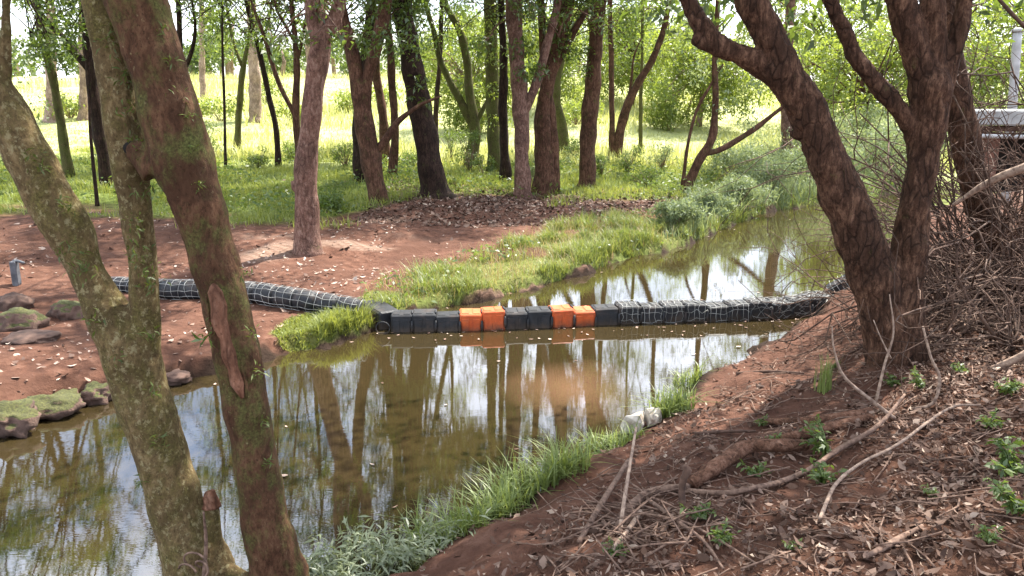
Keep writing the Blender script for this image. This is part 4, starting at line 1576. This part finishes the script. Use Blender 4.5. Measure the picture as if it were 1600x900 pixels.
# grove undergrowth
n = 150000
p = np.column_stack([g.uniform(-16, 13, n), g.uniform(15.2, 31, n)])
d, ins, left, _ = info(p[:, 0], p[:, 1])
dens = ss((p[:, 1] + 0.6 * bumps(p[:, 0], p[:, 1], 2, 12) - edge_y(p[:, 0])) / 1.6)
dens *= 0.35 + 0.65 * ss(0.5 + bumps(p[:, 0] * .8, p[:, 1] * .8, 2, 10))
keep = left & ~ins & (g.uniform(0, 1, n) < dens)
p = p[keep]
P = np.column_stack([p, height(p[:, 0], p[:, 1])])
V, Fc = blades_arrays(P, 0.16 + 0.16 * g.uniform(0, 1, len(P)) ** 3, g, 0.018, 0.9, segs=2)
tag(mesh_obj("undergrowth", V, Fc, M['grass']), "low green grass and weeds under the grove trees", "undergrowth", kind="stuff")
# broad-leaved weeds among it
n = 26000
p = np.column_stack([g.uniform(-15, 12, n), g.uniform(15.5, 30, n)])
d, ins, left, _ = info(p[:, 0], p[:, 1])
dens = ss((p[:, 1] - edge_y(p[:, 0])) / 1.5) * ss(bumps(p[:, 0] + 7, p[:, 1], 2, 10) * 1.1)
p = p[left & ~ins & (g.uniform(0, 1, n) < dens)]
hq = g.uniform(0.03, 0.4, len(p))
P = np.column_stack([p, height(p[:, 0], p[:, 1]) + hq])
V, Fc = leaves_arrays(P, 0.12, g, droop=0.0, aspect=.5, flat=.5)
tag(mesh_obj("weed_cover", V, Fc, M['fern']), "broad-leaved weeds scattered through the grass under the grove", "weeds", kind="stuff")
# meadow blades
n = 60000
p = np.column_stack([g.uniform(-36, 34, n), 29 + 40 * g.uniform(0, 1, n) ** 1.4])
d, ins, left, _ = info(p[:, 0], p[:, 1])
p = p[left & ~ins]
P = np.column_stack([p, height(p[:, 0], p[:, 1])])
V, Fc = blades_arrays(P, 0.12 + .5 * ss(bumps(p[:, 0] * .35, p[:, 1] * .35, 1, 9) * .6 + .3), g, 0.05, 0.9, segs=2)
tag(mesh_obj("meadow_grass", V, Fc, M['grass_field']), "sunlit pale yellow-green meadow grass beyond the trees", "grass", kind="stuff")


def shrub(name, label, c, r, h, n, size, m, seed, group=None, cat="shrub", aspect=.35):
    g = np.random.default_rng(seed)
    root = thing(name, label, cat, c, group)
    c = np.asarray(c, float)
    mb = MB()
    cs, rs = [], []
    for k in range(16):
        a = g.uniform(0, 6.28)
        e = c + np.array([r * g.uniform(.1, 1) * math.cos(a), r * g.uniform(.1, 1) * math.sin(a), h * g.uniform(.25, .95)])
        tube(mb, [c + (e - c) * [.1, .1, 0], c + (e - c) * [.5, .5, .6], e], [.014, .01, .004], 5, .2)
        cs.append(e)
        rs.append(r * g.uniform(.25, .48))
    mb.build("stem", M['twig'], root, c)
    P = crown_leaves(cs, rs, n, size, g, .9)
    P[:, 2] = np.maximum(P[:, 2], c[2] + .02)
    V, Fc = leaves_arrays(P, size, g, aspect=aspect)
    mesh_obj("foliage", V, Fc, M[m], root, c)
    return root


SG = "grey-green bushes along the far bank"
for k, (px, py, r, h, lab) in enumerate((
        (1050, 372, .55, .62, "grey-green bush at the end of the grass strip, overhanging the pool"),
        (1105, 350, .6, .55, "small green bush on the bank below the leaning tree's foot"),
        (1150, 335, .75, .8, "leafy pale bush at the river bend beside the water"),
        (1185, 312, .9, 1.0, "silvery bush with purple-grey tinge at the river bend"),
        (1235, 305, 1.0, 1.1, "large grey-green bush left of the big slanting stem across the water"),
        (1290, 300, 1.1, 1.2, "dense soft green bush just behind the slanting stem across the water"),
        (1350, 290, 1.2, 1.5, "tall soft green bush seen between the two big right stems"),
        (1400, 285, 1.2, 1.4, "rounded green bush seen right of the gap between the big right stems"),
        (1215, 265, 1.2, 1.2, "green bush set back from the water behind the silvery bush"),
        (1140, 285, .9, .8, "low green bush in the glade behind the leaning tree"),
        (1300, 262, 1.5, 1.7, "tall green bush at the back of the far bank below the sunlit trees"))):
    shrub("bank_bush", lab, gp(px + 6, py - (9 if k < 6 else 3)), r * (.9 if k < 6 else 1.15), h * (1 if k < 6 else 1.25), 4200, .1 if k < 4 else .13, 'leaf_grey', 200 + k, SG, aspect=.22)
WEED = wpoly([(1035, 374), (1055, 335), (1120, 300), (1170, 245), (1300, 222), (1425, 225), (1425, 297), (1290, 314), (1190, 329), (1130, 354), (1085, 376)])
g = np.random.default_rng(83)
P = scatter_poly(WEED, 24000, g)
hv = ss(.5 + bumps(P[:, 0] * .7, P[:, 1] * .7, 2, 10) * .9)
V, Fc = blades_arrays(P, .22 + .45 * hv, g, .022, .9, 3)
tag(mesh_obj("tall_weeds", V, Fc, M['leaf_grey']), "tall soft grey-green weeds covering the far bank at the river bend", "weeds", kind="stuff")
P = scatter_poly(WEED, 16000, g)
hv = ss(.5 + bumps(P[:, 0] * .7, P[:, 1] * .7, 2, 10) * .9)
P[:, 2] += (.1 + .5 * hv) * g.uniform(.2, 1, len(P))
V, Fc = leaves_arrays(P, .11, g, droop=.05, aspect=.25, flat=.4)
tag(mesh_obj("weed_leaves", V, Fc, M['leaf_grey']), "narrow weed leaves among the tall growth on the far bank", "weeds", kind="stuff")
for k, (px, py, r, h, lab) in enumerate((
        (735, 268, .55, 1.5, "leafy sapling bush at the foot of the crooked mossy tree"),
        (520, 330, .5, .45, "low bluish-green weed bush right of the pink-brown trunk"),
        (320, 250, .6, 1.4, "light green sapling right of the leaning brown foreground trunk"),
        (640, 262, .6, .5, "low bush behind the thickest dark trunk on its left"),
        (895, 250, .6, .9, "light green bush behind the reddish trunk"),
        (1010, 290, .7, .5, "low yellow-green bush in front of the bowed clump"),
        (455, 250, .6, .6, "low pale bush behind the thin forked tree"))):
    shrub("weed_bush", lab, gp(px, py), r, h, 900, .09, 'fern', 240 + k, "leafy bushes under the grove")

for k, (px, py, r, h, lab) in enumerate((
        (262, 262, .5, 1.0, "small bush seen between the upright mossy stem and the leaning brown trunk"),
        (405, 262, .4, .8, "small sapling bush between the Y-forked tree and the bent dark tree"),
        (540, 262, .45, .8, "small weedy bush behind the short dark trunk"),
        (600, 240, .5, 1.3, "leafy sapling seen between the two-stemmed tree and the thickest trunk"),
        (705, 250, .45, 1.1, "leafy sapling right behind the thickest dark trunk"),
        (755, 275, .4, .8, "leafy bush in front of the moss-covered pale green trunk"),
        (835, 290, .35, .6, "small green bush between the low-forking tree and the twin-stemmed tree"),
        (940, 275, .5, .9, "feathery bush right of the straight reddish trunk"),
        (980, 270, .5, .9, "feathery bush at the foot of the bowed clump"),
        (1035, 268, .6, 1.0, "light bush left of the small leaning tree"),
        (1120, 262, .6, 1.1, "light bush right of the small leaning tree"),
        (30, 270, .5, .8, "pale bush at the far left edge of the grove"),
        (200, 300, .3, .5, "low weed bush between the forked tree's stems"))):
    shrub("weed_bush", lab, gp(px, py), r, h, 700, .085, 'fern' if k % 3 else 'leaf_grey', 270 + k, "leafy bushes under the grove")
for k, (px, py, r, lab) in enumerate(((345, 190, 1.2, "low bush on the meadow left of the Y-forked tree"), (460, 195, 1.0, "low bush on the meadow left of the pink-brown trunk"),
        (545, 175, 1.2, "low bush on the meadow right of the pink-brown trunk"), (415, 160, 1.5, "broad bush on the meadow rise beside the pale pinkish trunk"),
        (600, 165, 1.3, "bush on the meadow behind the two-stemmed tree"), (900, 195, 1.2, "bush on the meadow left of the straight reddish trunk"),
        (1045, 205, 1.3, "bush in the sunny glade left of the leaning tree"), (225, 180, 1.1, "bush on the meadow behind the upright mossy stem"), (110, 185, 1.3, "bush on the meadow behind the slanting mossy trunk"))):
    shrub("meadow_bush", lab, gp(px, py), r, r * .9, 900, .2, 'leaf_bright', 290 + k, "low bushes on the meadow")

# clumps of sedge on the near bank and at the water
CG = "sedge clumps along the near waterline"
for k, (px, py, n, h, m, lab, w) in enumerate((
        (575, 890, 330, .34, 'pale_sedge', "pale fine-leaved sedge clump bending over the water at the bottom", .26),
        (640, 868, 320, .3, 'pale_sedge', "pale arching sedge clump second from the bottom along the near bank", .24),
        (700, 846, 280, .3, 'sedge', "bright green sedge clump where the bare bank starts at the bottom", .24),
        (775, 805, 200, .3, 'sedge', "small upright sedge tuft between the bottom clumps and the large one", .12),
        (825, 775, 400, .34, 'sedge', "large bright sedge clump in the middle of the near waterline", .24),
        (880, 740, 260, .3, 'sedge', "dense sedge clump right behind the largest one", .17),
        (955, 702, 330, .2, 'sedge', "low leafy sedge clump left of the pale stones", .22),
        (1048, 645, 330, .28, 'sedge', "spiky sedge clump right of the pale stones", .17),
        (1075, 602, 140, .24, 'sedge', "thin sedge tuft at the water farthest along the near bank", .14),
        (505, 905, 150, .2, 'pale_sedge', "small pale sedge tuft at the foot of the leaning brown trunk", .14))):
    g = np.random.default_rng(300 + k)
    c = gp(px, py)
    a = g.uniform(0, 6.28, n)
    rr = w * np.sqrt(g.uniform(0, 1, n))
    x, y = c[0] + rr * np.cos(a) * 1.2, c[1] + rr * np.sin(a) * .8
    P = np.column_stack([x, y, np.maximum(height(x, y), -.05)])
    if m == 'pale_sedge':
        pts, ds = [], []
        for q in P[:70]:
            th = g.uniform(0, 6.28)
            e = np.array([math.cos(th), math.sin(th), 0]) * h * g.uniform(.3, .9)
            for t in np.linspace(.3, 1, 9):
                pts.append(q + e * t * t + [0, 0, h * g.uniform(.9, 1.1) * (t - .35 * t * t)])
        V, Fc = leaves_arrays(np.array(pts), .085, g, droop=.3, aspect=.16, flat=.4)
    else:
        V, Fc = blades_arrays(P[:int(n * .75)], h * 1.05, g, .0125, 1.15, 4, .9)
    tag(mesh_obj("sedge_clump", V, Fc, M[m], None, c), lab, "grass clump", CG)

# seedlings on the right bank: a few stems with feathery leaves


def seedling_mesh(seed, h, spread, n, size):
    g = np.random.default_rng(seed)
    pts = []
    mb = MB()
    for k in range(7):
        a = g.uniform(0, 6.28)
        e = np.array([spread * math.cos(a) * g.uniform(.4, 1), spread * math.sin(a) * g.uniform(.4, 1), h * g.uniform(.5, 1)])
        tube(mb, [(0, 0, -.02), e * [.3, .3, .7], e], [.004, .003, .0015], 4, .05)
        for t in np.linspace(.35, 1, n):
            pts.append(e * [t * t, t * t, t] + g.normal(0, .008, 3))
    V, Fc = leaves_arrays(np.array(pts), size, g, droop=.05, aspect=.4, flat=.6)
    me = mesh_obj("leaf", V, Fc, M['fern']).data
    bpy.data.objects.remove(bpy.data.objects["leaf"])
    st = mb.build("stem", M['fern'])
    sm_ = st.data
    bpy.data.objects.remove(st)
    return me, sm_


SM = [seedling_mesh(1, .2, .16, 20, .045), seedling_mesh(2, .13, .14, 14, .05), seedling_mesh(3, .26, .2, 22, .06)]
PGN = "green seedlings on the right bank"
for k, (px, py, v, s, lab) in enumerate((
        (1290, 720, 0, 1.35, "bushy bright seedling in the middle of the right bank beside the long fallen branch"),
        (1285, 755, 1, 1.2, "bluish low seedling just below the bushy bright one"),
        (1215, 700, 1, .8, "tiny seedling behind the thick fallen log"),
        (1180, 745, 1, 1.0, "low seedling below the thick fallen log"),
        (1190, 665, 1, .7, "small seedling above the thick fallen log"),
        (1440, 610, 0, .9, "leafy seedling at the right foot of the double trunk"),
        (1395, 605, 1, .9, "leafy seedling at the left foot of the double trunk"),
        (1500, 585, 1, .8, "small seedling under the dead twigs right of the double trunk"),
        (1570, 620, 2, .8, "seedling near the right edge level with the double trunk's foot"),
        (1545, 670, 1, 1.0, "spreading seedling near the right edge above the large ferny one"),
        (1575, 750, 2, 1.15, "largest ferny bright seedling at the right edge"),
        (1590, 810, 2, .9, "darker seedling at the right edge below the largest one"),
        (1455, 780, 1, .6, "small lone seedling in the deep leaf litter"),
        (1090, 815, 1, .9, "seedling in the stick pile at lower centre"),
        (1125, 850, 1, .9, "seedling below the stick pile toward the bottom edge"),
        (960, 870, 1, .7, "sprout beside the sticks at the bottom edge"),
        (1545, 850, 1, .7, "flat sprout in the litter near the bottom right corner"),
        (1300, 580, 0, .55, "small upright seedling on the bare bank left of the double trunk"),
        (1240, 860, 1, .5, "tiny sprout in the litter at bottom centre right"))):
    c = gp(px, py)
    root = thing("seedling", lab, "plant", c, PGN)
    root.rotation_euler = (0, 0, k * 1.3)
    root.scale = (s * .88,) * 3
    for nm, dt in (("leaves", SM[v][0]), ("stem", SM[v][1])):
        o = bpy.data.objects.new(nm, dt)
        COL.objects.link(o)
        o.parent = root
# upright grassy tuft by the double trunk
g = np.random.default_rng(77)
c = gp(1288, 612)
P = np.column_stack([c[0] + g.normal(0, .03, 60), c[1] + g.normal(0, .03, 60), np.full(60, c[2] - .01)])
V, Fc = blades_arrays(P, .32, g, .008, .35, 4)
tag(mesh_obj("grass_tuft", V, Fc, M['sedge'], None, c), "upright narrow grass tuft on the bare bank in front of the double trunk", "grass clump")

# ------------------------------------------------------------------ leaf litter and sticks
g = np.random.default_rng(31)
n = 190000
p = np.column_stack([g.uniform(-.6, 7, n), g.uniform(1.6, 12, n)])
d, ins, left, _ = info(p[:, 0], p[:, 1])
dens = 0.06 + 0.94 * ss((d - 1.0 + .3 * bumps(p[:, 0], p[:, 1], 2, 12)) / 1.5)
dens *= .5 + .5 * ss(.5 + bumps(p[:, 0] * 1.7, p[:, 1] * 1.7, 4, 14))
p = p[~left & ~ins & (d > .1) & (g.uniform(0, 1, n) < dens)]
P = np.column_stack([p, height(p[:, 0], p[:, 1]) + g.uniform(0.002, .03, len(p))])


def litter_arrays(P, size, g, tilt=.45, aspect=.5):
    n = len(P)
    th = g.uniform(0, 6.28, n)
    d = np.stack([np.cos(th), np.sin(th), g.normal(0, tilt, n)], 1)
    d /= np.linalg.norm(d, axis=1)[:, None]
    up = np.stack([g.normal(0, tilt, n), g.normal(0, tilt, n), np.ones(n)], 1)
    s = np.cross(d, up)
    s /= np.linalg.norm(s, axis=1)[:, None]
    nn = np.cross(s, d)
    L = (size * g.uniform(.5, 1.5, n))[:, None]
    w = L * aspect * g.uniform(.25, .7, n)[:, None]
    cu = L * g.uniform(-.12, .3, n)[:, None]
    V = np.empty((n, 6, 3))
    V[:, 0] = P - d * L * .5 + nn * cu
    V[:, 1] = P - d * L * .12 + s * w + nn * cu * .4
    V[:, 2] = P + d * L * .2 + s * w * .8 + nn * cu * .5
    V[:, 3] = P + d * L * .5 + nn * cu * 1.2
    V[:, 4] = P + d * L * .2 - s * w * .8 + nn * cu * .5
    V[:, 5] = P - d * L * .12 - s * w + nn * cu * .4
    b = (np.arange(n) * 6)[:, None, None]
    q = np.array([[0, 1, 2, 5], [5, 2, 3, 4]])[None]
    return V.reshape(-1, 3), (b + q).reshape(-1, 4)


V, Fc = litter_arrays(P, .022 + .045 * g.uniform(0, 1, len(P)) ** 2, g, .6, .42)
tag(mesh_obj("leaf_litter", V, Fc, M['litter']), "deep layer of curled brown dead leaves covering the right bank", "leaf litter", kind="stuff")
n = 16000
p = np.column_stack([g.uniform(-10, 6, n), g.uniform(6.5, 23.5, n)])
d, ins, left, _ = info(p[:, 0], p[:, 1])
p = p[left & ~ins & (d > .15) & ~inpoly(p[:, 0], p[:, 1], STRIP) & (g.uniform(0, 1, n) < .25 + .75 * ss(bumps(p[:, 0], p[:, 1], 2, 10)))]
P = np.column_stack([p, height(p[:, 0], p[:, 1]) + .008])
V, Fc = litter_arrays(P, .03 + .07 * g.uniform(0, 1, len(P)) ** 2, g, .35)
tag(mesh_obj("leaf_litter", V, Fc, M['pale_litter']), "pale dry leaves strewn over the bare red soil under the grove", "leaf litter", kind="stuff")
n = 9000
p = np.column_stack([g.uniform(-3.5, 6, n), g.uniform(16.5, 23.5, n)])
d, ins, left, _ = info(p[:, 0], p[:, 1])
p = p[left & ~ins & (d > .8) & ~inpoly(p[:, 0], p[:, 1], STRIP)]
P = np.column_stack([p, height(p[:, 0], p[:, 1]) + .012])
V, Fc = litter_arrays(P, .06 + .07 * g.uniform(0, 1, len(P)) ** 2, g, .5)
tag(mesh_obj("leaf_litter", V, Fc, M['litter']), "brown leaf litter at the feet of the grove trunks in the middle", "leaf litter", kind="stuff")
# leaves adrift on the water, thickest against the floats
pb_ = []
for q in g.uniform(0, total, 260):
    b = bpt(q)
    pb_.append((b[0] + g.normal(0, .1), b[1] + g.choice([-1, 1], p=[.35, .65]) * (.2 + g.exponential(.16))))
pw = np.column_stack([g.uniform(-6, 9, 700), g.uniform(4.5, 20, 700)])
p = np.vstack([np.array(pb_), pw])
d, ins, left, _ = info(p[:, 0], p[:, 1])
p = p[ins & (g.uniform(0, 1, len(p)) < np.where(np.arange(len(p)) < 260, 1, .12 + .8 * np.exp(-d * 4)))]
P = np.column_stack([p, np.full(len(p), .006)])
V, Fc = litter_arrays(P, .05, g, .05)
V[:, 2] = np.clip(V[:, 2], .003, .014)
tag(mesh_obj("floating_leaves", V, Fc, M['pale_litter']), "fallen leaves adrift on the water and gathered against the floats", "leaves", kind="stuff")
# twigs in the litter
mb = MB()
for k in range(2200):
    x, y = g.uniform(.2, 6.2), g.uniform(1.9, 8.5)
    d, ins, left, _ = info(np.array([x]), np.array([y]))
    if ins[0] or left[0] or d[0] < .35 or g.uniform() > .2 + d[0] * .45:
        continue
    L = g.uniform(.06, .4)
    a = g.uniform(0, 6.28)
    a2 = a + g.normal(0, .35)
    p0 = np.array([x, y])
    p1 = p0 + L * .5 * np.array([math.cos(a), math.sin(a)])
    p2 = p1 + L * .5 * np.array([math.cos(a2), math.sin(a2)])
    rr = g.uniform(.0018, .006)
    tube(mb, [np.array([*q, hz(*q) + g.uniform(.005, .045)]) for q in (p0, p1, p2)], [rr, rr, rr * .6], 5, .1)
o = mb.build("twig_litter", M['twig'])
tag(o, "small dead twigs lying all over the leaf litter", "twigs", kind="stuff")


def stick(name, label, pts, m, group=None, cat="fallen branch", forks=(), rough=.06):
    """pts: (px, py, width px, lift m) on the ground; forks the same"""
    root_pt = gp(pts[0][0], pts[0][1])
    mbs = MB()
    for line in (pts, *forks):
        P, rr = [], []
        for q in line:
            if len(q) > 4:
                p = at(q[0], q[1], q[4])
            else:
                p = gp(q[0], q[1] )
                p = p + [0, 0, q[3]]
            P.append(p)
            rr.append(.5 * q[2] * mpp(q[0], q[1], p[1]))
        tube(mbs, P, rr, 9, .04, rough)
    return tag(mbs.build(name, M[m], None, root_pt), label, cat, group)


FG = "fallen branches on the right bank"
stick("fallen_log", "thick broken rotten log lying in the middle of the right bank", [(1080, 768, 20, .05), (1118, 744, 24, .07), (1160, 722, 27, .09), (1175, 716, 20, .09), (1215, 714, 21, .08), (1258, 711, 17, .06)], 'rotten_log', FG, "log")
stick("fallen_branch", "long thin curving branch crossing the right bank below the log", [(1055, 772, 9, .03), (1130, 778, 9, .03), (1180, 770, 8, .035), (1220, 760, 9, .03), (1265, 742, 8, .04), (1310, 715, 9, .05), (1370, 682, 7, .08), (1410, 645, 4, .14)], 'twig', FG)
Yq = gp(1390, 665)[1]
stick("fallen_branch", "pale forked dead branch standing up in front of the double trunk", [(1396, 665, 7, .05), (1370, 632, 6, 0, Yq), (1320, 590, 5, 0, Yq), (1303, 545, 3, 0, Yq), (1300, 510, 2, 0, Yq)], 'pale_twig', FG,
      forks=([(1368, 630, 5, 0, Yq), (1382, 570, 4, 0, Yq), (1396, 520, 3, 0, Yq), (1390, 460, 2, 0, Yq)], [(1392, 560, 3, 0, Yq), (1375, 525, 2, 0, Yq), (1365, 500, 1.5, 0, Yq)]))
Yq2 = gp(1460, 640)[1]
stick("fallen_branch", "pale looping thin branch right of the double trunk", [(1425, 645, 5, .03), (1458, 630, 5, 0, Yq2), (1468, 590, 5, 0, Yq2), (1455, 560, 4, 0, Yq2), (1442, 510, 3, 0, Yq2)], 'pale_twig', FG)
stick("fallen_branch", "straight brown stick leaning across the bare soil at lower centre", [(905, 852, 9, .02), (940, 800, 9, .05), (982, 735, 7, .08)], 'twig', FG)
Yq3 = gp(968, 840)[1]
stick("fallen_branch", "pale upright stick propped over the bare soil toward the pale stones", [(968, 842, 7, .02), (977, 770, 6, 0, Yq3 + .25), (987, 710, 5, 0, Yq3 + .5), (994, 668, 4, 0, Yq3 + .7)], 'pale_twig', FG)
stick("fallen_branch", "slim stick slanting down right from the stick pile", [(1010, 792, 6, .05), (1060, 830, 6, .04), (1100, 860, 5, .03), (1130, 895, 4, .02)], 'twig', FG)
stick("fallen_branch", "curved brown branch arching over the stick pile at lower centre", [(970, 815, 14, .02), (1005, 790, 14, .05), (1040, 775, 13, .05), (1075, 772, 11, .05)], 'twig', FG)
Yq4 = gp(1070, 795)[1]
stick("root_hook", "dark hooked root stub sticking up at the left end of the log", [(1068, 800, 12, .0), (1065, 770, 11, 0, Yq4), (1068, 748, 11, 0, Yq4), (1075, 735, 12, 0, Yq4), (1070, 727, 9, 0, Yq4)], 'dark_twig', None, "root")
RG = "surface roots on the right bank"
stick("surface_root", "long surface root running left from the double trunk", [(1385, 640, 16, .0), (1330, 655, 18, .02), (1260, 662, 15, .02), (1190, 662, 10, .01)], 'rotten_log', RG, "root")
stick("surface_root", "lower surface root running left toward the log", [(1360, 655, 18, .0), (1300, 672, 18, .02), (1220, 690, 15, .02), (1150, 700, 9, .01)], 'rotten_log', RG, "root")
stick("fallen_branch", "thin dark stick lying on the bare bank toward the floats", [(1085, 682, 5, .02), (1140, 682, 5, .03), (1180, 678, 4, .02)], 'dark_twig', FG)
stick("fallen_branch", "thin straight twig along the water's edge near the floats", [(1150, 588, 5, .02), (1200, 586, 5, .03), (1255, 588, 4, .02)], 'dark_twig', FG)
stick("fallen_branch", "grey split branch half buried in the litter at lower right", [(1350, 882, 8, .02), (1400, 852, 12, .02), (1440, 832, 7, .02)], 'twig', FG)
stick("fallen_branch", "pale curved twig in the litter at lower centre right", [(1280, 820, 6, .03), (1305, 770, 6, .05), (1345, 740, 5, .06), (1400, 710, 5, .06), (1480, 655, 4, .08), (1530, 650, 3, .08)], 'pale_twig', FG)
stick("fallen_branch", "short pale stick crossing the pile at the bottom", [(955, 870, 8, .03), (985, 835, 8, .05), (1000, 815, 6, .06)], 'pale_twig', FG)
stick("fallen_branch", "long fine twig running down right to the bottom edge", [(975, 815, 4, .06), (1060, 830, 4, .05), (1120, 855, 4, .04), (1180, 890, 3, .03)], 'twig', FG)
# stick pile
mb = MB()
g = np.random.default_rng(41)
for k in range(110):
    px, py = g.normal(985, 60), g.normal(835, 35)
    c = gp(min(max(px, 860), 1130), min(py, 895))
    a = g.choice([.9, 2.4, .2]) + g.normal(0, .4)
    L = g.uniform(.08, .38)
    d = np.array([math.cos(a), math.sin(a), g.normal(.05, .25)]) * L / 2
    c = c + [0, 0, abs(d[2]) + g.uniform(.0, .05)]
    r_ = g.uniform(.002, .007)
    tube(mb, [c - d, c + [0, 0, .015 * g.normal()], c + d], [r_, r_, r_ * .5], 5, .1)
o = mb.build("stick_pile", M['twig'])
tag(o, "heap of thin broken brown sticks on the soil at lower centre", "sticks", kind="stuff")

# ------------------------------------------------------------------ dead shrubs: tangles of bare twigs


def dead_shrub(label, c, seed, n, h, spread, m, group, lean=(0, 0)):
    g = np.random.default_rng(seed)
    mb = MB()
    c = np.asarray(c, float)

    def grow(p, d, L, r, depth):
        P = [p]
        k = 5
        for i in range(k):
            d = d + g.normal(0, .28, 3) - np.array([0, 0, .045 * (3 - depth)])
            d /= np.linalg.norm(d)
            P.append(P[-1] + d * L / k)
        P = np.array(P)
        gz = height(P[:, 0], P[:, 1])
        P[:, 2] = np.maximum(P[:, 2], gz + .01)
        tube(mb, P, np.linspace(r, r * .45, k + 1), 5, L / 6)
        if depth < 3:
            for _ in range(g.integers(2, 4)):
                i = g.integers(2, k + 1)
                dd = d + g.normal(0, .75, 3)
                dd /= np.linalg.norm(dd)
                grow(P[i], dd, L * g.uniform(.4, .75), r * .55, depth + 1)
    for k in range(n):
        a = g.uniform(0, 6.28)
        d = np.array([math.cos(a) * spread + lean[0], math.sin(a) * spread + lean[1], g.uniform(.3, 1)])
        d /= np.linalg.norm(d)
        grow(c + np.array([g.normal(0, .12), g.normal(0, .12), 0]), d, h * g.uniform(.5, 1), g.uniform(.009, .019), 1)
    root = thing("dead_shrub", label, "dead shrub", c, group)
    mb.build("bare_branches", M[m], root, c)


DG = "dead twiggy shrubs at the right"
dead_shrub("tall grey-brown dead brush standing in front of the slab structure", gp(1530, 455), 5, 52, 3.0, .36, 'brush', DG, (-.08, 0))
dead_shrub("tall dead brush cut by the right edge, nearest the dark leaning trunk", gp(1600, 480), 6, 52, 2.9, .42, 'brush', DG, (-.15, 0))
dead_shrub("dead brush rising right behind the double trunk's right stem", gp(1475, 480), 7, 18, 2.2, .4, 'twig', DG, (.05, 0))
dead_shrub("pale tangle of dead twigs filling the right edge behind the double trunk", gp(1545, 470), 1, 34, 2.0, .8, 'brush', DG, (-.1, 0))
dead_shrub("dark dead twigs against the sky around the leaning dark trunk", gp(1590, 420), 2, 24, 2.6, .5, 'dark_twig', DG, (-.25, 0))
dead_shrub("low sprawling dead twigs at the right foot of the double trunk", gp(1500, 525), 3, 16, 1.1, 1.0, 'twig', DG, (-.1, 0))
dead_shrub("dense brown brushwood in the right corner above the seedlings", gp(1590, 540), 4, 26, 1.3, .9, 'brush', DG, (-.2, 0))
stick("fallen_branch", "stout pale dead branch slanting up through the twigs at the right edge", [(1480, 610, 7, 0, 6.4), (1530, 585, 10, 0, 6.2), (1590, 560, 12, 0, 6.0), (1640, 530, 14, 0, 5.9)], 'pale_twig', FG)
stick("fallen_branch", "long pale dead bough leaning through the twigs below the slab structure", [(1490, 320, 6, 0, 7.5), (1545, 285, 11, 0, 7.3), (1600, 262, 14, 0, 7.1), (1660, 240, 15, 0, 7.0)], 'pale_twig', FG)
stick("fallen_branch", "thin dark drooping bough crossing the upper right corner", [(1545, -20, 5, 0, 6.5), (1580, 20, 6, 0, 6.5), (1610, 50, 6, 0, 6.5), (1650, 80, 6, 0, 6.5)], 'dark_twig', FG)
